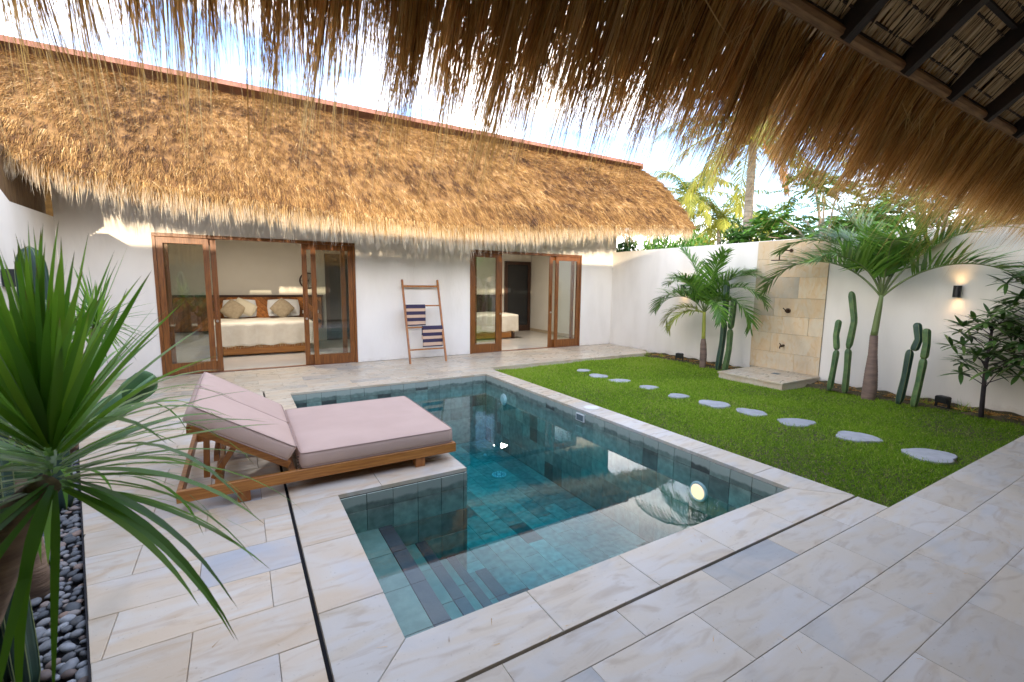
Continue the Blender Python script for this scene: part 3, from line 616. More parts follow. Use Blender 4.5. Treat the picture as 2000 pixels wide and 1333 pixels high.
while tries < 26000:
    tries += 1; y = 1.2 + 6.2*random.random()**1.5; x = random.uniform(-2.2, edgeX(y)-.015)
    if y > 4.2 and random.random() < .3: continue
    rr = random.uniform(.016, .036) if y < 4.5 else random.uniform(.024, .04); key = (int(x/.08), int(y/.08)); ok = True
    lay = 0
    for i in (-1, 0, 1):
        for j in (-1, 0, 1):
            for (qx, qy, qr) in cellsz.get((key[0]+i, key[1]+j), ()):
                dd = math.hypot(qx-x, qy-y)
                if dd < (qr+rr)*.72: ok = False
    if ok: cellsz.setdefault(key, []).append((x, y, rr)); pts.append((x, y, rr))
pts.sort(key=lambda p: (p[0]+.9)**2*1.5+(p[1]-2.3)**2)
VV = []; FF = []; nv = 0
for i, (x, y, rr) in enumerate(pts):
    me, vv, ff = pm[i*7 % 5 if random.random() < .9 else 5]; rz = random.random()*6.28; rx, ry = random.uniform(-.3, .3), random.uniform(-.3, .3); z = -.045+rr*.4+random.uniform(0, .012)
    if i < 298:
        o = bpy.data.objects.new('pebble', me); o.location = Vector((x, y, z))-bed.location; o.rotation_euler = (rx, ry, rz); o.scale = (rr*1.08,)*3; link(o, bed)
    else:
        Mx = np.array(Matrix.Rotation(rz, 3, 'Z') @ Matrix.Rotation(ry, 3, 'Y') @ Matrix.Rotation(rx, 3, 'X')); VV.append((vv*rr*1.08) @ Mx.T + [x, y, z])
        for f in ff:
            FF.append((f[0]+nv, f[1]+nv, f[2]+nv))
            if len(f) == 4: FF.append((f[0]+nv, f[2]+nv, f[3]+nv))
        nv += len(vv)
def rmat(name, cols, rough):
    return strand_mat(name, cols, rough=rough)
rawmesh('pebbles', np.concatenate(VV), FF, rmat('pebble_mix', [(.07, .08, .09), (.17, .185, .205), (.28, .285, .29), (.28, .20, .16)], .55), bed, rnd=np.repeat(rng.random(len(VV))**1.2, len(pm[0][1])), smooth=True, kind='stuff')
# ================================================================ VILLA
EX = np.array([-5, -2.6, -1.93, -.93, .29, 1.77, 3.63, 6.0, 8.0, 9.7, 12]); EZ = np.array([3.0, 2.86, 2.72, 2.56, 2.46, 2.38, 2.35, 2.54, 2.68, 2.80, 2.85])
def ztip(x): return np.interp(x, EX, EZ)
def zl(x): return ztip(x)+.27
RZ, RY, EY = 5.27, 11.0, 8.12
def rtop(x, s): z0 = zl(x)+.12; return EY+(RY-EY)*s, z0*(1-s)+RZ*s+.20*np.sin(math.pi*s)
villa = empty('villa', (3.3, HY, 0), 'white rendered villa with golden thatched roof and two open teak doorways', 'house')
Dx = [(-1.145, 2.0), (4.48, 7.65)]; DH = 2.35
fw = MB(); xs = [-2.27, Dx[0][0], Dx[0][1], Dx[1][0], Dx[1][1], 8.83]; WT = 3.35
for a, b in ((0, 1), (2, 3), (4, 5)): fw.box(xs[a], xs[b], HY, HY+.15, -.1, WT)
for a, b in ((1, 2), (3, 4)): fw.box(xs[a], xs[b], HY, HY+.15, DH, WT)
fw.build('front_wall', m_stucco, villa)
MB().box(8.73, 8.83, HY+.151, 13.55, -.1, 3.3).build('side_wall', m_stucco, villa)
iw = MB(); iw.box(-2.3, 8.728, 13.4, 13.5, 0, 3.1); iw.box(3.1, 3.2, HY+.151, 13.399, 0, 3.0); iw.box(8.70, 8.729, HY+.151, 13.399, 0, 3.0); iw.box(-2.3, -2.2, HY+.151, 13.399, 0, 3.0)
iw.build('inner_wall', m_stucco_in, villa)
MB().box(-2.2, 8.7, HY+.151, 13.399, 3.0, 3.08).build('ceiling', m_stucco_in, villa)
fl = MB().box(-2.2, 8.7, HY+.0, 13.399, -.05, .004); fl.build('inner_floor', m_infloor, villa)
MB().box(8.66, 8.699, 10.0, 13.398, .006, .09).build('skirting', m_tan, villa)
# roof body
def roof_body():
    xsn = np.linspace(0, 1, 46); ring = None; V = []; n = None
    for u in xsn:
        prof = []
        x0 = -5+u*15.15
        z_ = float(zl(min(x0, 10))); prof.append((EY+.10, z_, 0)); 
        for s in np.linspace(0, 1, 12): yy_, zz_ = rtop(x0, s); prof.append((yy_, float(zz_)-.05, s))
        prof += [(12.5, 4.15, .5), (13.95, 2.85, 0), (13.9, 2.65, 0), (RY, 4.95, 1), (9.6, z_+1.15, .5)]
        for (y, z, s) in prof: V.append((x0 + (s*.95*u**3), y, z))
        n = len(prof)
    F = []
    for i in range(len(xsn)-1):
        for j in range(n): a = i*n+j; b = i*n+(j+1) % n; F.append((a, b, b+n, a+n))
    m = MB(); m.add(V, F); m.f.append(tuple(range(n))); m.f.append(tuple(range((len(xsn)-1)*n, len(xsn)*n))); return m
rb = roof_body().build('roof', m_thbase, villa, smooth=False)
def vnoise(x, y, sc, seed=0):
    t = np.random.default_rng(seed).random((256, 256)); x = np.asarray(x)/sc+100; y = np.asarray(y)/sc+100; i = np.floor(x).astype(int); j = np.floor(y).astype(int); fx = x-i; fy = y-j; fx = fx*fx*(3-2*fx); fy = fy*fy*(3-2*fy)
    g = lambda a, b: t[a % 256, b % 256]
    return (g(i, j)*(1-fx)+g(i+1, j)*fx)*(1-fy)+(g(i, j+1)*(1-fx)+g(i+1, j+1)*fx)*fy
def straw_tone(x, w):
    return .42+.62*(vnoise(x/.022, w/.26, 1., 1)-.5)+.34*(vnoise(x, w, .07, 6)-.5)+.30*(vnoise(x+w*.3, w, .22, 2)-.5)+.40*(vnoise(x, w*1.6, 1.1, 3)-.5)
def straw_roof(n, x0, x1, s0, s1, ln, wd, name):
    x = rng.uniform(x0, x1, n); s = rng.uniform(s0, s1, n); y, z = rtop(np.minimum(x, 10.15), s); y2, z2 = rtop(np.minimum(x, 10.15), s-.03)
    D = np.stack([rng.normal(0, .16, n), y2-y, z2-z], 1); nn = np.linalg.norm(D[:, 1:], axis=1); D[:, 1] /= nn; D[:, 2] /= nn
    nrm = np.stack([np.zeros(n), -(-(z2-z)/nn)*-1, (y-y2)/nn], 1); nrm = np.stack([np.zeros(n), D[:, 2], -D[:, 1]], 1)
    D = D + nrm*rng.uniform(.06, .32, n)[:, None]
    xx = x + s*.95*((x+5)/15.15)**3
    P = np.stack([xx, y, z], 1) - nrm*.045 + rng.normal(0, .006, (n, 3))
    w = s*3.9; nz_ = vnoise(x, w, .07, 4); P = P + nrm*(.05*(nz_-.4))[:, None]; D = D + nrm*(.5*(nz_-.5))[:, None]
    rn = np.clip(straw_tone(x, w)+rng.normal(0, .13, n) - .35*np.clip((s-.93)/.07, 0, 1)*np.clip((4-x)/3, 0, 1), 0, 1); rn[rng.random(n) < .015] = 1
    return ribbons(name, P, D, rng.uniform(*ln, n), rng.uniform(*wd, n), m_straw, rb, segs=2, grav=.12, curl=.14, rnd=rn, kind='stuff')
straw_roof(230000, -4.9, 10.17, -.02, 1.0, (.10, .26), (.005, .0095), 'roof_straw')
straw_roof(14000, 9.95, 10.3, .0, 1.0, (.10, .26), (.005, .010), 'roof_edge_straw')
# layered straw at the eave and pale hanging fringe
def fringe(n, name, m, y0, y1, z0, z1, l0, l1, wd, cl=.13, pw=1.0, tone=None):
    x = rng.uniform(-4.9, 10.2, n); lk = np.floor(x/cl).astype(int); h = np.random.default_rng(5).random(997)[lk % 997]; h2 = np.random.default_rng(9).random(997)[(lk*7) % 997]
    f = rng.random(n)**1.15; z = ztip(x)+z0+(z1-z0)*f; ov = np.clip(z-ztip(x)-.36, 0, 1); P = np.stack([x, EY+y0+(y1-y0)*np.minimum(f, .6)+ov*1.05-.02*(ov > 0)+rng.normal(0, .012, n), z], 1); cx_ = (lk+.5)*cl
    D = np.stack([rng.normal(0, .06, n)+(h2-.5)*.16+(cx_-x)*1.2, rng.uniform(-.32, -.02, n)-np.clip(ov*5, 0, .95), -np.ones(n)], 1)
    ln = rng.uniform(l0, l1, n)*(.62+.62*h)**pw*(.66+.48*np.exp(-((x-3.6)/2.6)**2))
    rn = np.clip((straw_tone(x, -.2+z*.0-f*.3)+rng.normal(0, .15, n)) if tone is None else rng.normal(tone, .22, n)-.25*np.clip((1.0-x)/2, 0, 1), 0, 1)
    return ribbons(name, P, D, ln, rng.uniform(*wd, n), m, rb, segs=3, grav=.1, curl=.08, rnd=rn, kind='stuff')
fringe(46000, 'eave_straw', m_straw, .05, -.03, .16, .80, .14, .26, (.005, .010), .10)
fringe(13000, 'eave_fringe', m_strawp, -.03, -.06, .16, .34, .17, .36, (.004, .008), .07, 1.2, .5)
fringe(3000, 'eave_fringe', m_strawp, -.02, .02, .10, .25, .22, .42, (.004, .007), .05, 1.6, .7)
rc = MB(); rc.bar((-5, RY, RZ+.05), (11.12, RY, RZ+.05), .50, .06); rc.bar((-5, RY-.02, RZ+.105), (11.16, RY-.02, RZ+.105), .36, .045); rc.bar((11.13, RY-.22, RZ+.0), (11.13, RY+.2, RZ+.0), .05, .10)
rc.build('ridge_cap', m_ridge, rb)

def door_set(x0, x1):
    fr = MB(); fr.box(x0, x1, HY-.012, HY+.13, DH-.055, DH-.001, .004); fr.box(x0, x0+.045, HY-.012, HY+.13, .002, DH-.056, .004); fr.box(x1-.045, x1, HY-.012, HY+.13, .002, DH-.056, .004)
    fr.build('door_frame', m_wood, villa)
    MB().box(x0+.046, x1-.046, HY+.0, HY+.12, .0045, .012).build('door_track', m_woodh, villa)
    for (a, b, yo, lead, lock) in ((x0+.05, x0+.76, .004, 'r', 0), (x0+.11, x0+.86, .056, 'r', 1), (x1-.80, x1-.05, .004, 'l', 0), (x1-.95, x1-.18, .056, 'l', 1)):
        y0, y1 = HY+yo, HY+yo+.044; zb, zt_ = .014, DH-.058; sw = .085; p = MB()
        p.box(a, a+sw, y0, y1, zb, zt_, .005); p.box(b-sw, b, y0, y1, zb, zt_, .005)
        p.box(a+sw+.001, b-sw-.001, y0+.002, y1-.002, zb, zb+.19, .004); p.box(a+sw+.001, b-sw-.001, y0+.002, y1-.002, zt_-.10, zt_, .004)
        d = p.build('sliding_door', m_wood, villa)
        MB().box(a+sw-.004, b-sw+.004, y0+.018, y0+.026, zb+.186, zt_-.096).build('glass', m_glass, d)
        if lock:
            hx = b-.045 if lead == 'r' else a+.045
            hd = MB(); hd.bar((hx, y0-.032, .98), (hx, y0-.032, 1.36), .022, .02, ch=.003); hd.box(hx-.008, hx+.008, y0-.025, y0-.0005, 1.0, 1.03); hd.box(hx-.008, hx+.008, y0-.025, y0-.0005, 1.31, 1.34); hd.build('door_handle', m_woodh, d)
            MB().disc((hx, y0-.001, .90), .022, -.012, 14, 'y').build('door_lock', m_steel, d)
for a, b in Dx: door_set(a, b)
def inner_door(x0, x1):
    f = MB(); y0 = 13.385
    f.box(x0, x1, y0-.05, 13.399, 2.24, 2.35); f.box(x0, x0+.1, y0-.05, 13.399, .006, 2.239); f.box(x1-.1, x1, y0-.05, 13.399, .006, 2.239); f.box(x0+.101, x1-.101, y0-.045, 13.399, .006, .2)
    d = f.build('inner_door', m_darkwood, villa); MB().box(x0+.101, x1-.101, y0-.02, y0-.01, .2, 2.239).build('glass', m_dark, d)
inner_door(2.05, 2.98); inner_door(7.65, 8.66)

# ---- beds
def pillow(name, c, w, h, t, m, tilt=0, rz=0, roll=0, puff=1, **kw):
    nu = 15; V = []; F = []
    for side in (1, -1):
        for i in range(nu):
            for j in range(nu):
                a = -1+2*i/(nu-1); b = -1+2*j/(nu-1); k = (1-abs(a)**2.6)*(1-abs(b)**2.6); pin = 1-.07*(abs(a)*abs(b))**1.5+ .03*(1-abs(a))*(abs(b)); pin2 = 1-.10*(1-a*a)*(abs(b) > .99) 
                V.append((a*w/2*pin*(1-.05*(1-b*b)*0), side*t/2*max(k, 0)**.42, b*h/2*pin + .012*math.sin(a*5)*(1-abs(b))))
    for s in (0, 1):
        o = s*nu*nu
        for i in range(nu-1):
            for j in range(nu-1):
                q = (o+i*nu+j, o+(i+1)*nu+j, o+(i+1)*nu+j+1, o+i*nu+j+1); F.append(q if s == 1 else q[::-1])
    me = bpy.data.meshes.new(name); me.from_pydata(V, [], F); me.materials.append(m); me.polygons.foreach_set('use_smooth', [True]*len(F))
    o = bpy.data.objects.new(name, me); o.location = c; o.matrix_world = Matrix.Translation(c) @ Matrix.Rotation(rz, 4, 'Z') @ Matrix.Rotation(tilt, 4, 'X') @ Matrix.Rotation(roll, 4, 'Y')
    return link(o, **kw)
def make_bed(x0, x1, y0, lab, hx0, hx1, side_drop):
    e = empty('bed', ((x0+x1)/2, (y0+13.3)/2, .004), lab, 'bed', 'beds seen through the villa doors')
    MB().box(x0+.12, x1-.12, y0+.15, 13.25, .03, .22, .01).build('bed_base', m_bedwood, e)
    for px in (x0+.06, x1-.06):
        MB().box(px-.04, px+.04, y0+.12, y0+.2, .004, .22).build('leg', m_darkwood, e)
    MB().box(x0, x1, y0+.1, 13.28, .23, .42, .02).build('bed_frame', m_darkwood, e)
    mt = MB().box(x0+.01, x1-.01, y0+.1, 13.28, .42, .67, .05).build('mattress', m_white, e, smooth=False)
    # coverlet hanging in folds over the foot
    def fc(u, v):
        W_ = x1-x0+.1; drop = .47; L1 = 1.35; x = x0-.05+u*W_; t = v*(L1+drop); over = np.clip(t-L1, 0, None); y = np.where(t < L1, y0+.06+L1-t, y0+.045-.018*np.sin(u*26)*over/drop - .02*over); z = np.where(t < L1, .705+.006*np.sin(u*17+v*9), .70-over+.012*np.sin(u*31))
        return np.stack([x, y, z], 1)
    c = grid_mesh('coverlet', fc, 60, 44, m_cover, e, smooth=True); so_ = c.modifiers.new('thick', 'SOLIDIFY'); so_.thickness = .012
    def fside(u, v): y = y0+.06+u*1.35; z = .70-v*(.42 if side_drop else .2)*(1+.08*np.sin(u*20)); x = x1+.055+.02*np.sin(u*30)*v; return np.stack([x, y, z], 1)
    c2 = grid_mesh('coverlet_side', fside, 40, 10, m_cover, e, smooth=True)
    n = 90; xx = np.linspace(x0-.04, x1+.04, n); P = np.stack([xx, np.full(n, y0+.035), np.full(n, .245)], 1)
    ribbons('tassels', P, np.stack([rng.normal(0, .15, n), rng.normal(0, .1, n), -np.ones(n)], 1), rng.uniform(.05, .09, n), .014, m_strawp, e, segs=2, kind='stuff')
    # chevron headboard: planks are pieces
    hb = MB(); hb.box(hx0, hx1, 13.31, 13.398, .35, 1.20); hb = hb.build('headboard', m_darkwood, e)
    MB().box(hx0-.02, hx1+.02, 13.27, 13.398, 1.201, 1.245, .005).build('headboard_cap', m_darkwood, hb)
    ym = (hx0+hx1)/2; w_ = .11
    for sgn in (-1, 1):
        for k in range(-14, 26):
            a = hx0+.03 if sgn < 0 else ym+.002; b = ym-.002 if sgn < 0 else hx1-.03
            pts = [(a, .38), (b, .38), (b, 1.19), (a, 1.19)]; nx, nz_ = sgn*math.sin(.8), math.cos(.8)
            pts = clip(pts, nx, nz_, (k+1)*w_-.006); 
            if len(pts) > 2: pts = clip(pts, -nx, -nz_, -k*w_)
            if len(pts) > 2:
                m = MB(); yy0, yy1 = 13.296, 13.309; nP = len(pts)
                m.add([(p[0], yy0, p[1]) for p in pts]+[(p[0], yy1, p[1]) for p in pts], [tuple(range(nP)), tuple(range(2*nP-1, nP-1, -1))]+[(j, (j+1) % nP, (j+1) % nP+nP, j+nP) for j in range(nP)])
                c_ = (sum(p[0] for p in pts)/nP, yy0, sum(p[1] for p in pts)/nP); m.build('plank', m_plank, hb, loc=c_)
    return e
make_bed(-.45, 1.37, 11.12, 'double bed with cream coverlet and cushions in the left bedroom', -1.35, 1.95, 0)
make_bed(5.05, 7.0, 11.45, 'double bed with tasselled coverlet, partly hidden by glass, in the right bedroom', 4.3, 7.5, 1)
pillow('pillow', (.02, 13.02, .93), .72, .46, .2, m_white, tilt=R(-22), label='white pillow behind the crossed tan and cream cushions on the left bed', cat='pillow', group='bed pillows')
pillow('pillow', (.98, 13.02, .93), .74, .46, .2, m_white, tilt=R(-22), label='white pillow behind the single tan cushion on the left bed', cat='pillow', group='bed pillows')
pillow('pillow', (5.6, 13.02, .93), .7, .46, .2, m_white, tilt=R(-22), label='white pillow seen through glass on the right bed', cat='pillow', group='bed pillows')
pillow('cushion', (.93, 12.78, .93), .43, .43, .17, m_tan, tilt=R(-24), roll=R(45), label='tan square cushion standing on its corner on the right of the left bed', cat='cushion', group='loose cushions')
pillow('cushion', (-.12, 12.80, .91), .43, .43, .17, m_tan, tilt=R(-24), roll=R(38), label='tan square cushion in front of the cream tasselled one', cat='cushion', group='loose cushions')
cc = pillow('cushion', (.12, 12.88, .97), .50, .32, .16, m_cream, tilt=R(-22), roll=R(32), label='cream oblong cushion with tassels leaning behind a tan one', cat='cushion', group='loose cushions')
def nightstand(x, lab):
    e = empty('nightstand', (x, 13.2, .4), lab, 'nightstand'); MB().box(x-.2, x+.2, 13.0, 13.29, .52, .60, .006).build('top', m_darkwood, e); MB().box(x-.18, x+.18, 13.02, 13.29, .38, .519).build('drawer', m_bedwood, e)
nightstand(1.66, 'small dark floating nightstand beside the left bed')
for x, lab in ((1.50, 'white wall socket plate on the headboard near the pillow'), (1.78, 'white wall socket plate on the headboard above the nightstand')):
    e = empty('socket_plate', (x, 13.29, .80), lab, 'socket', 'bedside socket plates'); MB().box(x-.06, x+.06, 13.28, 13.2955, .76, .84, .003).build('plate', m_plastic, e); MB().box(x-.03, x+.03, 13.276, 13.2795, .785, .815).build('insert', m_cream, e)
e = empty('wall_lamp', (1.62, 13.38, 1.62), 'round woven wall lamp above the headboard in the left bedroom', 'lamp'); 
rp = [(1.62+.2*math.cos(t), 13.36, 1.62+.2*math.sin(t)) for t in np.linspace(0, 2*math.pi, 25)]
MB().tube(rp, .018, 6, cap=False).build('hoop', m_darkwood, e, smooth=True)
for k in range(6): t = k*math.pi/6; MB().bar((1.62+.19*math.cos(t), 13.365+.002*k, 1.62+.19*math.sin(t)), (1.62-.19*math.cos(t), 13.365+.002*k, 1.62-.19*math.sin(t)), .012, .008).build('spoke', m_darkwood, e)

def room_lamp(x, y, z, w, lab, nm='pendant_lamp'):
    e = empty(nm, (x, y, 2.99), lab, 'lamp', 'ceiling lamps in the bedrooms')
    MB().tube([(x, y, z+.12), (x, y, 2.998)], .006, 6).build('cord', m_black, e); ring = []
    MB().tube([(x, y, z+.12), (x, y, z+.08), (x, y, z)], [.05, .16, .24], 24, cap=False).build('shade', m_tan, e, smooth=True)
    MB().disc((x, y, z+.03), .05, .06, 12).build('bulb', m_bulb, e)
    l = bpy.data.lights.new('lamp_light', 'AREA'); l.shape = 'DISK'; l.size = .4; l.energy = w; l.color = (1, .91, .80); o = bpy.data.objects.new('lamp_light', l); link(o, e); o.location = (0, 0, z-.01-2.99)
m_bulb = emit('bulb_glow', (1, .8, .5), 2.5)
room_lamp(.35, 10.9, 2.52, 20, 'woven pendant lamp in the left bedroom, its rim just under the door head'); room_lamp(6.2, 11.0, 2.62, 24, 'added pendant lamp, unseen, brightening the right bedroom')  # the right pendant is added to brighten its room, no lamp seen there
# ---- towel ladder and towels
A0, B0 = Vector((2.86, 8.72, 0)), Vector((2.91, 9.335, 1.66)); A1, B1 = Vector((3.62, 8.72, 0)), Vector((3.68, 9.335, 1.66))
lad = empty('towel_ladder', A0, 'slim teak ladder leaning on the villa wall between the two doorways', 'ladder')
for a, b in ((A0, B0), (A1, B1)): MB().bar(a, b, .032, .04, up=(1, 0, 0), ch=.004).build('rail', m_bedwoodv, lad)
for f in (.105, .265, .42, .58, .93)[0:1]+(.265,)*0: pass
RF = (.16, .42, .68, .92)
for f in RF: p, q = A0.lerp(B0, f), A1.lerp(B1, f); MB().bar(p+Vector((.02, 0, 0)), q-Vector((.02, 0, 0)), .022, .042 if f > .9 else .028, ch=.003).build('rung', m_bedwoodv, lad)
mst = bpy.data.materials.new('striped_towel'); mst.use_nodes = True; N = mst.node_tree.nodes; L = mst.node_tree.links; b = N['Principled BSDF']; b.inputs['Roughness'].default_value = .95
at = N.new("ShaderNodeAttribute"); at.attribute_name = 'tt'; ma = N.new("ShaderNodeMath"); ma.operation = 'MULTIPLY_ADD'; ma.inputs[1].default_value = 3.05; ma.inputs[2].default_value = .42; L.new(at.outputs['Fac'], ma.inputs[0]); f_ = N.new("ShaderNodeMath"); f_.operation = 'FRACT'; L.new(ma.outputs[0], f_.inputs[0]); g_ = N.new("ShaderNodeMath"); g_.operation = 'GREATER_THAN'; g_.inputs[1].default_value = .46; L.new(f_.outputs[0], g_.inputs[0])
mxx = N.new("ShaderNodeMixRGB"); L.new(g_.outputs[0], mxx.inputs[0]); mxx.inputs[1].default_value = (.62, .43, .30, 1); mxx.inputs[2].default_value = (.04, .032, .07, 1); L.new(mxx.outputs[0], b.inputs['Base Color'])
nb = N.new("ShaderNodeTexNoise"); nb.inputs['Scale'].default_value = 220; bp = N.new("ShaderNodeBump"); bp.inputs['Strength'].default_value = .4; bp.inputs['Distance'].default_value = .004; L.new(nb.outputs[0], bp.inputs['Height']); L.new(bp.outputs[0], b.inputs['Normal'])
def towel(f, u0, u1, lab):
    p, q = A0.lerp(B0, f), A1.lerp(B1, f); X0, X1 = p.x+(q.x-p.x)*u0, p.x+(q.x-p.x)*u1; y0, z0 = p.y, p.z+.014
    nu, nv = 14, 34; V = []; tt = []
    for i in range(nu):
        for j in range(nv):
            t = j/(nv-1); s = t*.70-.27; x = X0+(X1-X0)*i/(nu-1)
            r = .022
            if s < -.03: y, z = y0+r, z0+s+.02
            elif s < .03: a = (s+.03)/.06*math.pi; y, z = y0+r*math.cos(a), z0-.01+r*math.sin(a)
            else: y, z = y0-r-.004-.05*(s-.03)*0, z0-(s-.03)-.01
            V.append((x, y+.004*math.sin(i*.9)*(abs(s)/.3), z)); tt.append(max(0, min(1, (s)/.40)) if s > 0 else -s)
    F = [(i*nv+j, (i+1)*nv+j, (i+1)*nv+j+1, i*nv+j+1) for i in range(nu-1) for j in range(nv-1)]
    o = rawmesh('towel', V, F, mst, None, rnd=[0]*len(V), tt=tt, loc=(X0, y0, z0), smooth=True, label=lab, cat='towel', group='striped towels on the ladder'); sm = o.modifiers.new('t', 'SOLIDIFY'); sm.thickness = .012; return o
towel(RF[2]-.005, .03, .56, 'navy and peach striped towel on the upper rung, left side of the ladder'); towel(RF[1]-.005, .42, .985, 'navy and peach striped towel on the lower rung, right side of the ladder')

# ================================================================ GARDEN WALLS
gw = MB(); gw.box(WX, WX+.15, -3, HY-.001, -.15, 2.47, .006); gw.box(WX+.12, WX+.25, HY, 16, -.15, 2.47); gw.build('garden_wall', m_stucco, loc=(WX, 4, 0), label='long white rendered garden wall along the right of the lawn', cat='wall')
lw = MB(); pr = [(HY-.002, -.1), (HY-.002, 2.5), (7.86, 2.5), (7.44, 2.70), (-2.5, 2.70), (-2.5, -.1)]; n = len(pr)
lw.add([(-2.27, y, z) for y, z in pr]+[(-2.42, y, z) for y, z in pr], [tuple(range(n))[::-1], tuple(range(n, 2*n))]+[(j, (j+1) % n, (j+1) % n+n, j+n) for j in range(n)]); lw.build('boundary_wall', m_stucco, loc=(-2.3, 3, 0), label='white rendered wall behind the cactus bed on the left', cat='wall')
gb = empty('gable_screen', (-2.36, 8.4, 2.5), 'weathered board screen under the left end of the thatch', 'screen'); yb = 7.32
while yb < 9.36:
    y1 = min(yb+.115, 9.37); zb_ = 2.505 if yb > 7.86 else max(2.505, 2.70-.476*(yb-7.44)) + .005; zt_ = 3.0+.25*(yb-7.3)
    MB().box(-2.38-.004*(int(yb*20) % 2), -2.34, yb, y1-.004, zb_+.055 if yb < 7.86 else zb_, min(zt_, 3.35)).build('board', m_fascia, gb); yb += .115
e = empty('left_wall_lamp', (-2.26, 7.5, 1.6), 'black box lamp on the left wall above the cacti', 'lamp'); MB().box(-2.26, -2.12, 7.36, 7.60, 1.50, 1.70, .006).build('housing', m_black, e); MB().box(-2.269, -2.2605, 7.42, 7.54, 1.54, 1.66).build('back_plate', m_black, e)
# shower cladding
swl = empty('shower_wall', (8.70, 4.7, 0), 'tall panel of honey sandstone slabs on the garden wall', 'wall panel')
MB().box(8.706, 8.7195, 4.065, 5.335, -.06, 2.46).build('backing', m_mortar, swl)
zz = [2.46, 2.12, 1.78, 1.40, 1.06, .74, .38, .05]
for k in range(len(zz)-1):
    cut = [5.335, 5.335-(.42 if k % 2 else .80) + .05*math.sin(k*3), 4.065]
    if k in (4,): cut = [5.335, 4.75, 4.30, 4.065]
    for i in range(len(cut)-1):
        y1, y0 = cut[i], cut[i+1]; wtile((8.698 - .002*((i+k) % 2), (y0+y1)/2, (zz[k]+zz[k+1])/2), (.015, y1-y0-.003, zz[k]-zz[k+1]-.003), swl, m_shower, 'stone_panel')
pl = empty('shower_platform', (8.1, 4.6, -.08), 'low pale stone platform at the foot of the shower wall', 'platform')
MB().box(7.54, 8.689, 4.045, 5.20, -.11, .018).build('plinth', m_slabw, pl)
for (a, b) in ((4.03, 4.62), (4.625, 5.215)):
    for (c, d) in ((7.52, 8.10), (8.105, 8.689)): slab('platform_slab', c, d, a, b, .05, .031, m_slabw, pl)
MB().box(8.2, 8.32, 4.5, 4.62, .0505, .054).build('drain_grate', m_greypl, pl)
e = empty('rain_shower', (8.69, 4.7, 2.24), 'dark bronze rain shower head on a bent arm high on the sandstone', 'shower')
MB().disc((8.688, 4.70, 2.26), .032, -.015, 18, 'x').build('flange', m_bronze, e)
MB().tube([(8.675, 4.70, 2.26), (8.52, 4.72, 2.26), (8.42, 4.735, 2.265), (8.39, 4.74, 2.24), (8.385, 4.74, 2.09)], .011, 8).build('arm', m_bronze, e, smooth=True)
MB().disc((8.385, 4.74, 2.07), .13, .012, 28).build('rose', m_bronze, e)
for y, z, lab in ((4.67, 1.17, 'round dark shower mixer at mid height of the sandstone'), (4.70, .52, 'small dark tap low on the sandstone')):
    e = empty('shower_tap', (8.69, y, z), lab, 'tap', 'taps on the shower wall'); big = z > 1
    MB().disc((8.689, y, z), .045 if big else .022, -.02, 20, 'x').build('flange', m_bronze, e)
    MB().bar((8.67, y, z), (8.60, y, z-(.0 if big else .01)), .03, .03).build('body', m_bronze, e); MB().bar((8.61, y, z), (8.60, y+(.05 if big else .03), z+.05), .014, .014).build('lever', m_bronze, e)
    if not big: MB().tube([(8.62, y, z), (8.57, y, z), (8.56, y, z-.05)], .012, 8).build('spout', m_bronze, e)
def lamp(y, z, lab):
    e = empty('wall_lamp', (WX-.09, y, z), lab, 'lamp', 'cylinder lamps on the garden wall'); x = WX-.085
    MB().tube([(x, y, z-.08), (x, y, z+.08)], .045, 20, cap=False).build('housing', m_black, e, smooth=True); MB().box(x+.04, WX-.001, y-.02, y+.02, z-.03, z+.03).build('bracket', m_black, e)
    for s in (-1, 1):
        MB().disc((x, y, z+s*.055), .040, s*.004, 16).build('bulb', m_lampon, e)
        l = bpy.data.lights.new('lamp_beam', 'SPOT'); l.energy = .8; l.color = (1, .60, .27); l.spot_size = R(95); l.spot_blend = .9; l.shadow_soft_size = .03
        lo_ = bpy.data.objects.new('lamp_beam', l); lo_.location = (x+.01, y, z+s*.08); lo_.rotation_euler = (0 if s < 0 else math.pi, 0, 0); link(lo_); lo_.parent = e; lo_.location = Vector((x+.01, y, z+s*.08))-e.location
lamp(2.37, 1.57, 'black cylinder wall lamp glowing up and down near the large palm'); lamp(7.0, 1.55, 'black cylinder wall lamp half hidden behind the small palm')
def flood(x, y, lab, rz):
    e = empty('ground_spotlight', (x, y, -.04), lab, 'spotlight', 'black garden spotlights', rz=rz); 
    for nm, mb in (('head', MB().box(-.05, .05, -.07, .07, .06, .16, .012)), ('lens', MB().box(-.056, -.051, -.055, .055, .072, .148)), ('bracket', MB().box(-.02, .02, -.085, -.075, .0, .12).box(-.02, .02, .075, .085, .0, .12).box(-.02, .02, -.074, .074, 0, .01))):
        me = bpy.data.meshes.new(nm); me.from_pydata(mb.v, [], mb.f); me.materials.append(m_black if nm != 'lens' else m_dark); o = bpy.data.objects.new(nm, me); link(o, e)
flood(8.35, 6.75, 'black floodlight on the soil left of the small palm', R(190)); flood(8.38, 2.30, 'black floodlight on the soil right of the two jointed cacti', R(160))
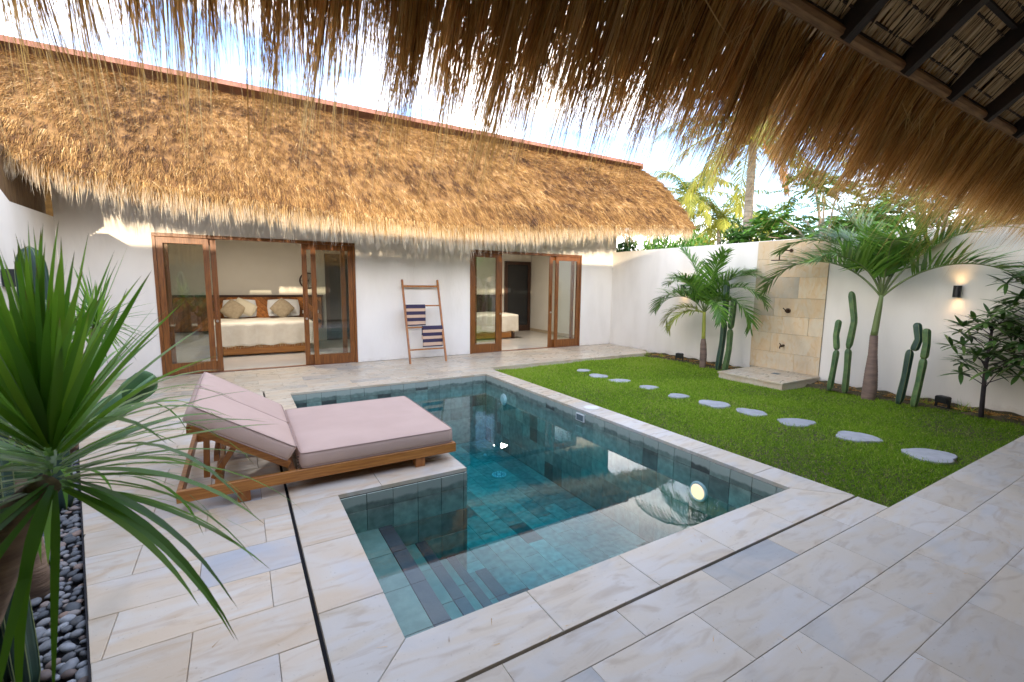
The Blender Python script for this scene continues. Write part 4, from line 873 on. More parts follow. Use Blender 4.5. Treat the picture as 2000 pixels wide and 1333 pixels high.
# ================================================================ DAYBED
db = empty('daybed', (.6, 4.4, 0), 'low teak double daybed with pink cushions and raised backrest beside the pool', 'daybed')
Y0, Y1 = 3.70, 5.12; XL, XR = -.435, 1.625
for y in (Y0, Y1-.035): MB().box(XL, XR, y, y+.035, .085, .17, .004).build('side_rail', m_bedwood, db)
MB().box(XL+.001, XL+.035, Y0+.036, Y1-.036, .085, .168, .004).build('end_rail', m_bedwoodv, db); MB().box(XR-.035, XR-.001, Y0+.036, Y1-.036, .085, .168, .004).build('end_rail', m_bedwoodv, db)
MB().box(.27, .31, Y0+.036, Y1-.036, .09, .165, .004).build('cross_rail', m_bedwoodv, db); MB().box(XL+.22, XL+.27, Y0+.036, Y1-.036, .09, .16, .004).build('cross_rail', m_bedwoodv, db)
for x in (-.04, 1.295):
    for y in (Y0+.015, Y1-.095): MB().box(x-.042, x+.042, y, y+.08, .001, .084, .004).build('foot', m_bedwoodv, db)
xx = .36
while xx < 1.56: MB().box(xx, xx+.07, Y0+.037, Y1-.037, .135, .158, .003).build('slat', m_bedwoodv, db); xx += .115
Hn = Vector((.27, 0, .20)); Tp = Vector((-.335, 0, .585)); dn = (Tp-Hn).normalized(); nm_ = Vector((-dn.z, 0, dn.x)); nm_ = nm_ if nm_.z > 0 else -nm_
for y in (Y0+.07, Y1-.11): MB().bar(Hn+Vector((0, y+.02, 0)), Tp+Vector((0, y+.02, 0)), .035, .055, up=tuple(nm_), ch=.003).build('back_arm', m_bedwood, db)
for f in np.linspace(.1, .97, 6): c = Hn+dn*((Tp-Hn).length*f)+nm_*.0; MB().bar(c+Vector((0, Y0+.11, 0)), c+Vector((0, Y1-.11, 0)), .06, .018, up=tuple(nm_)).build('slat', m_bedwoodv, db)
MB().bar(Tp+Vector((0, Y0+.09, -.02)), Tp+Vector((0, Y1-.09, -.02)), .05, .05).build('back_rail', m_bedwoodv, db)
for y in (Y0+.20, Y1-.24):
    a = Hn+dn*.40; MB().bar(a+Vector((0, y, -.02)), (a.x-.16, y, .15), .025, .04, ch=.003).build('prop', m_bedwoodv, db)
    a2 = Hn+dn*.62; MB().bar(a2+Vector((0, y+.05, -.03)), (-.27, y+.05, .15), .025, .04, ch=.003).build('prop', m_bedwoodv, db)
MB().bar((-.2, Y0+.2, .30), (-.2, Y1-.2, .30), .035, .045).build('prop_rail', m_bedwoodv, db)
def cushion(name, org, ex, ey, ez, L_, D_, T_, m, parent, crown=.012):
    nu, nv = 26, 22; V = []; F = []
    def sq(a, r):  # rounded edge profile
        return a
    nu2 = nu; prof = [(0, .5), (0, .15)]; rings = []
    r = .028
    sect = [(-1, 0, 0), ]
    layers = [(r, 0), (r*.3, r*.3), (0, r), (0, T_-r), (r*.3, T_-r*.3), (r, T_)]
    nper = 40; per = []
    for k in range(nper*4//4*1): pass
    pts = []
    for i in range(24): pts.append((i/24, 0))
    for i in range(16): pts.append((1, i/16))
    for i in range(24): pts.append((1-i/24, 1))
    for i in range(16): pts.append((0, 1-i/16))
    n = len(pts)
    for ins, z in layers:
        for (a, b) in pts:
            x = ins+a*(L_-2*ins); y = ins+b*(D_-2*ins); cr_ = .018
            # soften the corners
            dx = min(x, L_-x); dy = min(y, D_-y); 
            if dx < .03 and dy < .03: k_ = .012; x += k_*(1 if x < L_/2 else -1)*(1-dx/.03); y += k_*(1 if y < D_/2 else -1)*(1-dy/.03)
            bow = .010*math.sin(math.pi*b)*(1 if a in (0, 1) else 0)
            V.append(org+ex*x+ey*y+ez*(z + crown*.0))
    for l in range(len(layers)-1):
        for j in range(n): a = l*n+j; b_ = l*n+(j+1) % n; F.append((a, b_, b_+n, a+n))
    # domed top grid
    base = len(V); gu, gv = 24, 16
    for i in range(1, gu):
        for j in range(1, gv):
            a, b = i/gu, j/gv; z = T_+crown*(1-(2*a-1)**6)*(1-(2*b-1)**6)+.003*math.sin(a*9+b*4)*math.sin(math.pi*a)*math.sin(math.pi*b); V.append(org+ex*(r+a*(L_-2*r))+ey*(r+b*(D_-2*r))+ez*z)
    top0 = (len(layers)-1)*n
    def idx(i, j):
        if j == 0: return top0+(i if i < 24 else 24)
        if i == gu: return top0+24+(j if j < 16 else 16)
        if j == gv: return top0+40+(gu-i)
        if i == 0: return top0+64+(gv-j) if j > 0 else top0
        return base+(i-1)*(gv-1)+(j-1)
    for i in range(gu):
        for j in range(gv): F.append((idx(i, j), idx(i+1, j), idx(i+1, j+1), idx(i, j+1)))
    F.append(tuple(range(n-1, -1, -1)))
    m_ = MB(); m_.add(V, F); o = m_.build(name, m, parent, smooth=True)
    for (i_, z_) in ((r*.22, T_-r*.22), (r*.22, r*.22)):
        ring = []
        for (a, b) in pts:
            x = i_+a*(L_-2*i_); y = i_+b*(D_-2*i_); dx = min(x, L_-x); dy = min(y, D_-y)
            if dx < .03 and dy < .03: x += .012*(1 if x < L_/2 else -1)*(1-dx/.03); y += .012*(1 if y < D_/2 else -1)*(1-dy/.03)
            ring.append(org+ex*x+ey*y+ez*z_)
        ring.append(ring[0]); MB().tube(ring, .0042, 5, cap=False).build('piping', m_pipe, parent, smooth=True)
    return o
X_, Y_, Z_ = Vector((1, 0, 0)), Vector((0, 1, 0)), Vector((0, 0, 1))
cushion('seat_cushion', Vector((.335, Y0+.005, .172)), X_, Y_, Z_, 1.275, Y1-Y0-.01, .128, m_cush, db)
hw = (Y1-Y0-.01)/2; bo = Hn+nm_*.035+dn*.03
for k in range(2):
    o_ = bo+Vector((0, Y0+.005+k*hw, 0))+dn*.76
    cushion('back_cushion', o_, -dn, Y_, nm_, .76, hw-.002, .125, m_cush, db, .010)
zp = MB(); 
for k in range(5): zp.box(.318, .33, Y0-.003, Y0+.003, .185+k*.022, .198+k*.022)
zp.build('tie_strap', m_darkwood, db)
# ================================================================ PLANTS
def frond(base, az, elev, Ln, bend, n, ll, lw, m, parent, phi=35, grav=.35, s0=.14, twist=0, rachm=None, rr=.011, bow=1.3, lseg=4, rcol=None, phi1=None):
    az, elev, bend = R(az), R(elev), R(bend); K = 22; pts = [Vector(base)]; tans = []
    for i in range(K):
        s = i/K; a = elev-bend*s**bow; h = az+twist*s; t = Vector((math.cos(a)*math.cos(h), math.cos(a)*math.sin(h), math.sin(a))); tans.append(t); pts.append(pts[-1]+t*(Ln/K))
    tans.append(tans[-1]); rad = [rr*(1-.85*i/K) for i in range(K+1)]
    fo = MB().tube(pts, rad, 5).build('frond', rachm or m_shaft, parent, loc=tuple(base), smooth=True)
    ss = np.linspace(s0, .995, n); P = []; D = []; LL = []; U = []
    for s in ss:
        i = min(int(s*K), K-1); f = s*K-i; p = pts[i].lerp(pts[i+1], f); t = tans[i]; sd = Vector((-math.sin(az+twist*s), math.cos(az+twist*s), 0)); up = t.cross(sd)*-1
        if up.z < 0 and abs(t.z) < .95: up = -up
        th = R(72-42*s); ph = R(phi + ((phi1 if phi1 is not None else phi)-phi)*s)
        for sg in (-1, 1):
            d = t*math.cos(th)+(sd*sg*math.cos(ph)+up*math.sin(ph))*math.sin(th); P.append(p); D.append(d); LL.append(ll*(.45+.75*math.sin(math.pi*min(1, s*.86+.12))**.8)*random.uniform(.88, 1.1)); U.append(up)
    P = np.array(P); D = np.array(D)+rng.normal(0, .11, (len(P), 3)); LL = np.array(LL); 
    ribbons('leaflets', P, D, LL, lw*rng.uniform(.8, 1.1, len(P)), m, fo, segs=lseg, grav=grav*rng.uniform(.6, 1.4, len(P)), up=np.array(U), shape='leaf', rnd=np.clip(rng.normal(.5, .2, len(P)), 0, 1), gpow=1.9)
    return fo
def ring_trunk(pts, rads, m, parent, name='trunk', n=14, rings=True):
    P = []; Rr = []
    for i in range(len(pts)-1):
        k = max(3, int((Vector(pts[i+1])-Vector(pts[i])).length/.018)) if rings else 5
        for j in range(k): f = j/k; P.append(Vector(pts[i]).lerp(Vector(pts[i+1]), f)); Rr.append((rads[i]*(1-f)+rads[i+1]*f)*(1+(.035 if rings and j % 2 else 0)))
    P.append(Vector(pts[-1])); Rr.append(rads[-1]); return MB().tube(P, Rr, n).build(name, m, parent, smooth=True)
p1 = empty('palm_tree', (8.15, 6.0, -.04), 'small young palm with a yellow-green stem left of the sandstone shower', 'palm tree', 'palms in front of the garden wall')
ring_trunk([(8.15, 6.0, -.06), (8.15, 6.0, .2), (8.155, 6.02, .42), (8.16, 6.03, .53)], [.062, .066, .058, .04], m_trunk, p1)
ring_trunk([(8.16, 6.03, .53), (8.16, 6.04, .85), (8.16, 6.05, 1.08)], [.038, .036, .03], m_shafty, p1, 'crownshaft', rings=False)
c1 = (8.16, 6.05, 1.06)
for a in ((92, 52, 1.55, 128), (80, 66, 1.45, 95), (272, 63, 1.55, 128), (262, 44, 1.45, 135), (105, 84, 1.45, 40), (245, 82, 1.35, 45), (175, 70, 1.25, 80), (310, 74, 1.3, 70), (130, 58, 1.1, 130), (235, 50, 1.15, 135), (285, 75, 1.4, 95)):
    frond(c1, *a, 52, .36, .031, m_leafpalm, p1, phi=52, grav=.3, phi1=20, s0=.2)
frond(c1, 118, 30, 1.05, 135, 44, .33, .03, m_leafpalmy, p1, phi=30, grav=.4, rachm=m_shafty); frond(c1, 150, 15, .9, 100, 40, .3, .03, m_leafpalmy, p1, phi=25, grav=.5, rachm=m_shafty)
p2 = empty('palm_tree', (8.12, 3.08, -.04), 'large palm with swollen brown trunk right of the sandstone shower', 'palm tree', 'palms in front of the garden wall')
ring_trunk([(8.12, 3.08, -.07), (8.12, 3.07, .1), (8.12, 3.075, .35), (8.12, 3.08, .62), (8.12, 3.09, .9)], [.086, .092, .080, .058, .050], m_trunk, p2, n=18)
ring_trunk([(8.12, 3.09, .9), (8.12, 3.07, 1.2), (8.12, 3.05, 1.5)], [.046, .040, .026], m_shaft, p2, 'crownshaft', rings=False)
c2 = (8.12, 3.05, 1.47)
for a in ((93, 52, 2.05, 120), (267, 48, 2.0, 124), (90, 70, 1.95, 105), (97, 84, 1.75, 62), (270, 80, 1.75, 62), (270, 65, 2.1, 96), (205, 74, 1.3, 85), (328, 74, 1.4, 85), (72, 76, 1.6, 85), (150, 66, 1.3, 95)):
    frond(c2, *a, 60, .48, .036, m_leafpalm, p2, phi=50, grav=.26, rr=.016, phi1=18, s0=.23)
def whisker(p, par):
    P = [Vector(p)]; 
    for i in range(8): P.append(P[-1]+Vector((random.uniform(-.012, .012), random.uniform(-.018, .018), -.07)))
    MB().tube(P, .0022, 4).build('fibre', m_stem, par)


# ---- columnar cacti
def column(name, segs_, rad, ribs, m, lab, group, rib_lines=True):
    """segs_: list of joints, each a list of points; every joint narrows at both ends"""
    b0 = segs_[0][0]; e = empty(name, b0, lab, 'cactus', group)
    for pts in segs_:
        pts = [Vector(p) for p in pts]; K = 16; P = []; Rr = []; tot = len(pts)-1
        SS = [i/13*.88 for i in range(14)]+[.91, .94, .965, .985, 1.0]; K = len(SS)-1
        for s in SS:
            f = s*tot; k = min(int(f), tot-1); P.append(pts[k].lerp(pts[k+1], f-k))
            rr = rad*(1-.42*max(0, 1-s/.10)**2)*(math.sqrt(max(0, 1-max(0, (s-.90)/.10)**2))*.96+.04)*(1+.04*math.sin(s*9)); Rr.append(rr)
        nn = ribs*4; prof = [(1.0, .84, .62, .84)[j % 4] for j in range(nn)]
        o = MB().tube(P, Rr, nn, prof=prof).build('stem_joint', m, e, smooth=True)
        if rib_lines:
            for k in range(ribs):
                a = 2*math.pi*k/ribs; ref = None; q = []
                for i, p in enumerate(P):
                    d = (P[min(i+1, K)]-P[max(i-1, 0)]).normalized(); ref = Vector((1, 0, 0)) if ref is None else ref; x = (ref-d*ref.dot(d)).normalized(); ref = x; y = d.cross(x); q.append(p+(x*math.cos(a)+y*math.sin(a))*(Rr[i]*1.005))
                MB().tube(q, .0022, 4).build('rib_felt_highlight', m_rib_hl, o)  # thin pale tube: rib edge with its highlight coloured in
    return e
G_ = 'columnar cacti along the garden wall'
column('cactus', [[(8.1, 5.62, -.05), (8.1, 5.56, .5), (8.1, 5.54, .93)], [(8.1, 5.54, .92), (8.1, 5.54, 1.3), (8.1, 5.55, 1.68)]], .058, 5, m_cactus2, 'dark tall jointed cactus between the small palm and the shower', G_)
column('cactus', [[(8.02, 5.42, -.05), (8.03, 5.36, .4), (8.03, 5.36, .80)], [(8.03, 5.36, .80), (8.03, 5.33, 1.1), (8.03, 5.33, 1.38)]], .055, 5, m_cactus, 'green shorter cactus pressed against the dark tall one left of the shower', G_)
column('cactus', [[(8.15, 3.63, -.05), (8.15, 3.60, .3), (8.15, 3.58, .62)], [(8.15, 3.58, .62), (8.15, 3.61, .85), (8.15, 3.59, 1.10)]], .044, 5, m_cactus, 'shortest jointed cactus, first to the right of the shower', G_)
column('cactus', [[(8.15, 3.41, -.05), (8.15, 3.41, .35), (8.15, 3.42, .66)], [(8.15, 3.42, .66), (8.15, 3.38, 1.1), (8.15, 3.46, 1.55)]], .047, 5, m_cactus, 'tallest slender cactus just left of the large palm', G_)
column('cactus', [[(8.1, 2.70, -.05), (8.1, 2.66, .35), (8.1, 2.64, .75)], [(8.1, 2.60, .74), (8.1, 2.56, .9), (8.1, 2.60, 1.13)]], .050, 5, m_cactus2, 'blue-green cactus with a small top joint set to one side', G_)
column('cactus', [[(8.1, 2.53, -.05), (8.1, 2.50, .3), (8.1, 2.48, .65)], [(8.1, 2.48, .64), (8.1, 2.47, .85), (8.1, 2.49, 1.06)]], .047, 5, m_cactus, 'green cactus leaning right, beside the one with the offset joint', G_)
G2 = 'columnar cacti in the pebble bed'
column('cactus', [[(-.885, 2.50, -.05), (-.88, 2.5, .4), (-.86, 2.5, .8), (-.85, 2.5, 1.15)]], .050, 7, m_cactus2, 'ribbed cactus in the pebbles right behind the leaning yucca trunk', G2, True)
column('cactus', [[(-.805, 2.40, -.05), (-.82, 2.42, .35), (-.83, 2.44, .7), (-.83, 2.45, 1.0)]], .042, 6, m_cactus2, 'thinner ribbed cactus nearest the terrace edge in the pebbles', G2, True)
column('cactus', [[(-.97, 2.42, -.05), (-.98, 2.42, .5), (-1.0, 2.45, 1.1)]], .048, 6, m_cactus2, 'ribbed cactus cut by the left edge of the picture', G2, True)
column('cactus', [[(-1.25, 4.5, -.05), (-1.25, 4.5, .6), (-1.23, 4.5, 1.2), (-1.23, 4.5, 1.82)]], .080, 7, m_cactus2, 'tallest ribbed cactus rising behind the yucca leaves at left', G2, True)
column('cactus', [[(-1.16, 4.3, -.05), (-1.16, 4.3, .6), (-1.14, 4.3, 1.46)]], .070, 7, m_cactus2, 'shorter ribbed cactus in front of the tallest one', G2, True)

# ---- strap-leaved plant in the foreground
yu = empty('yucca', (-.86, 1.50, -.05), 'large strap-leaved yucca with leaning bare trunk in the left foreground', 'yucca')
yc = Vector((-.385, 1.40, 1.205))
MB().tube([(-.86, 1.50, -.06), (-.74, 1.48, .35), (-.58, 1.45, .75), (-.45, 1.415, 1.08), yc-Vector((.012, 0, .07))], [.056, .050, .044, .038, .028], 12).build('trunk', m_bark, yu, smooth=True)
for k in range(230):
    f = k/229; el = 87-112*f**1.2 + random.uniform(-8, 8); az = (k*137.5+random.uniform(-12, 12)) % 360
    d = Vector((math.cos(R(el))*math.cos(R(az)), math.cos(R(el))*math.sin(R(az)), math.sin(R(el))))
    if d.dot(Vector((.26, -.93, .26))) > .86: continue
    Ln = random.uniform(.32, .46) if el > 30 else random.uniform(.40, .58); gv = (.10 if el > 45 else .42)*random.uniform(.4, 1.6)
    ribbons('leaf', [yc + Vector((0, 0, .05-.13*f)) + d*.02], [d], [Ln], [random.uniform(.014, .022)], m_yucca, yu, segs=9, grav=gv, up=(0, 0, 1), shape='leaf', rnd=np.array([min(1, max(0, random.gauss(.5+(.15 if el > 30 else -.1), .22)))]), curl=.07, gpow=2.4)
# finer leaved plant near the villa wall
def spiky(loc, crown, n, L0, L1, wd, lab, tr=.05, mt=None):
    e = empty('dracaena', loc, lab, 'plant'); cv = Vector(crown); MB().tube([loc, Vector(loc).lerp(cv, .5)+Vector((.03, 0, 0)), cv], [tr, tr*.8, tr*.6], 9).build('trunk', m_bark, e, smooth=True)
    el = np.radians(rng.uniform(-25, 85, n)); az = rng.uniform(0, 6.28, n); D = np.stack([np.cos(el)*np.cos(az), np.cos(el)*np.sin(az), np.sin(el)], 1)
    ribbons('foliage', np.tile(np.array(cv), (n, 1)), D, rng.uniform(L0, L1, n), wd, mt or m_yucca, e, segs=6, grav=rng.uniform(.15, .5, n), up=(0, 0, 1), shape='leaf', gpow=2); return e
spiky((-1.45, 5.7, -.05), (-1.12, 5.5, 1.18), 90, .40, .62, .02, 'fine-leaved spiky plant against the villa wall, left of the doorway')
spiky((-1.75, 7.0, -.05), (-1.55, 6.9, 1.0), 80, .35, .55, .022, 'spiky plant in the corner of the left wall')
# opuntia
op = empty('prickly_pear', (-.97, 3.12, -.05), 'prickly pear with flat oval pads on a stout tan trunk', 'cactus')
MB().tube([(-.97, 3.12, -.06), (-.97, 3.12, .15), (-.99, 3.14, .42), (-.99, 3.15, .6)], [.062, .052, .045, .04], 12).build('trunk', m_bark, op, smooth=True)
def pad(c, d, nrm, L_, W_):
    c, d, nrm = Vector(c), Vector(d).normalized(), Vector(nrm).normalized(); s = d.cross(nrm).normalized(); nrm = s.cross(d); V = []; F = []; nu, nv = 9, 14
    for i in range(nu+1):
        p = math.pi*i/nu; w = math.sin(p)**.75; l = (1-math.cos(p))/2
        for j in range(nv): t = 2*math.pi*j/nv; V.append(c+d*(l*L_)+s*(math.cos(t)*w*W_/2*(.8+.35*l))+nrm*(math.sin(t)*w*.016))
    for i in range(nu):
        for j in range(nv): a = i*nv+j; b = i*nv+(j+1) % nv; F.append((a, b, b+nv, a+nv))
    MB().add(V, F).build('pad', m_opuntia, op, smooth=True); return c+d*L_*.92
t0 = Vector((-.99, 3.15, .56)); tips = [t0]
def grow(p, d, lvl):
    if lvl > 4 or p.z > 1.42: return
    nrm = Vector((random.uniform(-1, 1), random.uniform(-1, .2), random.uniform(-.2, .2))); L_ = random.uniform(.17, .23); t = pad(p, d, nrm, L_, L_*.68)
    for k in range(2 if lvl < 3 else random.choice((1, 2))): grow(t, (d+Vector((random.uniform(-.8, .8), random.uniform(-.8, .8), random.uniform(.1, .5)))).normalized(), lvl+1)
for d in ((.25, -.2, 1), (-.5, .1, .8), (.55, .35, .7)): grow(t0, Vector(d).normalized(), 1)

# ---- shrubs at the right end of the wall
def whorl_shrub(base, h, lab, n=17, sp=.42, seed=1):
    rg = random.Random(seed); e = empty('shrub', base, lab, 'shrub', 'broad-leaved shrubs at the right end of the garden wall'); b = Vector(base); top = b+Vector((rg.uniform(-.05, .05), rg.uniform(-.05, .05), h)); 
    MB().tube([b, b.lerp(top, .5)+Vector((.02, .02, 0)), top], [.028, .022, .012], 7).build('stem', m_stem, e, smooth=True)
    for k in range(n):
        f = .32+.68*k/(n-1); p = b.lerp(top, f); az = k*2.4+rg.uniform(-.4, .4); L_ = sp*(1.05-.5*f)*rg.uniform(.6, 1.1); q = p+Vector((math.cos(az)*L_, math.sin(az)*L_, L_*.55)); q.x = min(q.x, WX-.14)
        br = MB().tube([p, p.lerp(q, .5)+Vector((0, 0, .02)), q], [.007, .005, .004], 5).build('branch', m_stem, e)
        m_ = 12; a = np.linspace(0, 2*math.pi, m_, endpoint=False)+rg.random(); el = np.radians(rng.uniform(-15, 45, m_)); D = np.stack([np.cos(el)*np.cos(a), np.cos(el)*np.sin(a), np.sin(el)], 1)
        ribbons('leaves', np.tile(np.array(q), (m_, 1)), D, rng.uniform(.17, .30, m_), rng.uniform(.032, .052, m_), m_bush, br, segs=5, grav=rng.uniform(.1, .5, m_), up=(0, 0, 1), shape='oval', gpow=1.8)
whorl_shrub((8.2, 1.86, -.04), 1.2, 'leafy shrub on a dark stem, right of the last cactus', 30, .46, 3)
whorl_shrub((8.25, 1.42, -.04), 1.75, 'taller leafy shrub at the right edge of the picture', 44, .55, 8)
for (x, y, h) in ((8.4, 2.5, .14), (8.45, 2.1, .16), (8.45, 5.25, .14), (8.42, 7.3, .13), (8.3, 7.62, .14)):
    n = 40; rg = rng; D = np.stack([rng.normal(0, .4, n), rng.normal(0, .4, n), np.ones(n)], 1); e = empty('weed_tuft', (x, y, -.05), None)
    e['label'] = {2.5: 'thin weeds between the last cacti and the floodlight', 2.1: 'thin weeds right of the floodlight', 5.25: 'thin weeds at the left foot of the shower wall', 7.3: 'thin weeds by the wall near the villa corner', 7.62: 'grass tuft at the end of the villa terrace step'}[y]; e['category'] = 'weed'; e['group'] = 'weed tufts along the garden wall'
    ribbons('blades', np.stack([np.full(n, x)+rng.normal(0, .03, n), np.full(n, y)+rng.normal(0, .05, n), np.full(n, -.06)], 1), D, rng.uniform(.08, h*1.3, n), .006, m_grass, e, segs=3, grav=.5, kind='stuff')

# ---- trees beyond the wall
def coconut(base, crown, L0, nf, lab, m=m_coco, seed=0, dead=True, ll=.75, lw=.05, dr=.19):
    rg = random.Random(seed); e = empty('coconut_palm', base, lab, 'palm tree', 'coconut palms beyond the walls'); b, c = Vector(base), Vector(crown)
    mid = b.lerp(c, .5)+Vector((rg.uniform(-.3, .3), rg.uniform(-.3, .3), 0)); MB().tube([b, b.lerp(mid, .5), mid, mid.lerp(c, .5), c], [dr*1.3, dr, dr*.9, dr*.8, dr*.7], 10).build('trunk', m_coctrunk, e, smooth=True)
    for k in range(nf):
        f = k/(nf-1); el = 78-100*f; az = k*137.5+rg.uniform(-15, 15); mm = m
        if m is m_coco and f > .72: mm = m_cocoy
        if m is m_cocoy and f < .35: mm = m_coco
        frond(c, az, el, L0*rg.uniform(.85, 1.05), 60+55*(1-f)*rg.uniform(.7, 1.2), 52, ll, lw, mm, e, phi=18, grav=.75, rr=.045, bow=1.25, lseg=3, s0=.1, rachm=m_shafty, phi1=-10)
    for k in range(7): a = rg.uniform(0, 6.28); MB().disc((c.x+math.cos(a)*.3, c.y+math.sin(a)*.3, c.z-.35+rg.uniform(-.1, .1)), .13, .2, 8, r2=.09).build('coconut', m_shafty, e, smooth=True)
    if dead: 
        frond(c, 250, -35, L0*.75, 45, 60, .5, .05, m_cocobr, e, phi=10, grav=.9, rr=.04, lseg=3, rachm=m_cocobr)
coconut((16.35, 10.35, -.12), (16.7, 10.75, 7.3), 4.3, 20, 'nearest coconut palm, its crown behind the hanging straw, with one dry orange frond', seed=2)
coconut((22.6, 18.4, -.12), (22.2, 17.95, 6.6), 3.4, 18, 'slim yellow-green coconut palm right beside the villa roof', m_cocoy, 4, False, .62, .055, .16)
coconut((24.9, 17.4, -.12), (24.6, 17.6, 5.3), 3.6, 20, 'low wide yellow coconut palm between two taller palms', m_cocoy, 6, False, .62, .055, .17)
coconut((31.9, 19.0, -.12), (31.7, 19.2, 5.6), 3.6, 16, 'farthest small coconut palm right of the tall trunk', m_coco, 9, False, .6, .06, .16)
coconut((27.5, 20.5, -.12), (27.3, 20.6, 4.2), 3.4, 16, 'short yellowing palm mostly behind the others', m_cocoy, 12, False, .6, .055, .16)
def tree(base, h, spread, n, lab, seed, name='leafy_tree', m=m_tree, flat=.35, ls=(.12, .22), nb=26):
    rg = random.Random(seed); e = empty(name, base, lab, 'tree', 'leafy trees beyond the garden wall'); b = Vector(base); t = b+Vector((rg.uniform(-.3, .3), rg.uniform(-.3, .3), h*.62))
    MB().tube([b, b.lerp(t, .5)+Vector((.1, .05, 0)), t], [.16, .12, .09], 9).build('trunk', m_coctrunk, e, smooth=True)
    P = []; D = []; rn = []
    for k in range(nb):
        az = k*2.399+rg.uniform(-.3, .3); r = spread*math.sqrt((k+.6)/nb); z = b.z+h*(1-.45*(r/spread)**2)+rg.uniform(-.18, .12)*h; q = Vector((b.x+r*math.cos(az), b.y+r*math.sin(az), z)); s_ = b.lerp(t, rg.uniform(.6, 1))
        md = s_.lerp(q, .55)+Vector((0, 0, .25)); MB().tube([s_, md, q], [.05, .03, .012], 5).build('limb', m_coctrunk, e)
        nn = n//nb; cr_ = spread*rg.uniform(.26, .40); tone = rg.uniform(-.2, .2)
        # sprays of leaflets along twigs
        for w in range(max(3, nn//26)):
            a2 = rg.uniform(0, 6.28); tl = cr_*rg.uniform(.6, 1.2); tw_ = Vector((math.cos(a2), math.sin(a2), rg.uniform(-.25, .35))); o = q+Vector((rg.gauss(0, cr_*.35), rg.gauss(0, cr_*.35), rg.gauss(0, cr_*flat*.6)))
            for i in range(26):
                s = i/25; pp = o+tw_*tl*s+Vector((0, 0, -.28*tl*s*s)); sd = Vector((-math.sin(a2), math.cos(a2), 0))*(1 if i % 2 else -1); P.append(pp); D.append(sd*.8+tw_*.5+Vector((0, 0, rg.uniform(-.35, .1)))); rn.append(.5+tone+rg.gauss(0, .18))
    ribbons('crown', np.array(P), np.array(D), rng.uniform(*ls, len(P)), rng.uniform(.05, .085, len(P)), m, e, segs=3, grav=.3, up=(0, 0, 1), shape='oval', rnd=np.clip(rn, 0, 1))
tree((15.6, 7.4, -.12), 4.9, 2.3, 9500, 'bright green feathery tree behind the shower wall', 3)
tree((18.8, 5.6, -.12), 5.6, 2.9, 10000, 'dense light green tree behind the large palm', 5)
tree((14.6, 4.3, -.12), 3.9, 1.9, 7000, 'low green tree just behind the wall at right', 7)
tree((20.5, 9.5, -.12), 4.6, 2.2, 6000, 'green tree farther back between shower and palms', 17)
def hedge(c, r, n, lab, seed, m=m_tree, ls=(.14, .26)):
    rg = np.random.default_rng(seed); e = empty('shrub', (c[0], c[1], -.12), lab, 'shrub', 'shrubs just beyond the garden wall'); u = rg.normal(0, 1, (n, 3)); u /= np.linalg.norm(u, axis=1)[:, None]; u[:, 2] = np.abs(u[:, 2])
    lob = 1+.18*np.sin(u[:, 0]*5+seed)*np.cos(u[:, 1]*6)+.12*np.sin(u[:, 2]*9+seed*2); P = np.array([c[0], c[1], 0])+u*np.array(r)*(rg.uniform(.45, 1.0, n)**.5*lob)[:, None]
    D = u+rg.normal(0, .6, (n, 3)); ribbons('foliage', P, D, rg.uniform(*ls, n), rg.uniform(.05, .09, n), m, e, segs=3, grav=.3, up=(0, 0, 1), shape='oval', rnd=np.clip(rg.normal(.45, .2, n)+.15*(P[:, 2]/r[2]-.6), 0, 1))
    for k in range(4): MB().tube([(c[0]+.1*k-.15, c[1], -.12), (c[0]+(k-1.5)*r[0]*.3, c[1]+(k % 2-.5)*.4, r[2]*.75)], [.03, .012], 5).build('stem', m_stem, e)
hedge((11.3, 11.6), (1.5, 1.5, 3.15), 12000, 'mixed green shrub seen under the right end of the thatch', 1, m_bush)
hedge((14.0, 12.6), (1.8, 1.5, 3.3), 12000, 'yellow-green shrub beside the corner of the villa', 2, m_tree)
hedge((14.8, 9.6), (1.8, 1.0, 3.15), 9000, 'low dark shrub just above the wall left of the shower', 3, m_bush)
hedge((15.9, 8.3), (2.0, 1.2, 3.3), 5200, 'broad green shrub just above the shower wall', 4, m_bush)
hedge((14.2, 2.2), (1.8, 1.6, 3.0), 5200, 'green shrub above the wall at the far right', 5, m_tree)
hedge((19.0, 15.5), (3.2, 2.0, 3.6), 9000, 'wide green thicket behind the villa corner', 6, m_tree, (.2, .34))
hedge((22.5, 13.0), (3.4, 2.2, 3.7), 5200, 'wide green thicket behind the tall palm trunk', 7, m_bush, (.2, .34))

# ================================================================ PAVILION over the camera
pav = empty('thatched_pavilion', (3, -.7, 0), 'thatched pavilion roof overhead with long hanging straw fringe', 'pavilion')
TY, TZ, SL = 1.0, 2.60, .85; PXa, PXb, PRY = -7.5, 14.5, -.68
def und(y): return TZ+SL*(TY-y)
zr = und(PRY)
pb = MB(); pts = [(TY+.02, TZ+.035), (TY+.05, TZ+.16), (PRY, zr+.20), (-2.55, zr+.20-(PRY+2.55)*SL), (-2.5, zr+.04-(PRY+2.55)*SL), (PRY, zr+.04)]; n = len(pts)
pb.add([(PXa, y, z) for y, z in pts]+[(PXb, y, z) for y, z in pts], [tuple(range(n)), tuple(range(2*n-1, n-1, -1))]+[(j, j+n, (j+1) % n+n, (j+1) % n) for j in range(n)])
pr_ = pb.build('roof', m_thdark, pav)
MB().box(PXa, PXb, -2.35, -2.2, -.05, 2.78).build('sun_block_wall', m_stucco_in, pav)  # added unseen wall, keeps sun from passing under the rear eave
for x in (PXa+.02, PXb-.17): MB().box(x, x+.15, -2.19, -.9, -.05, 2.6).build('end_wall', m_stucco_in, pav)
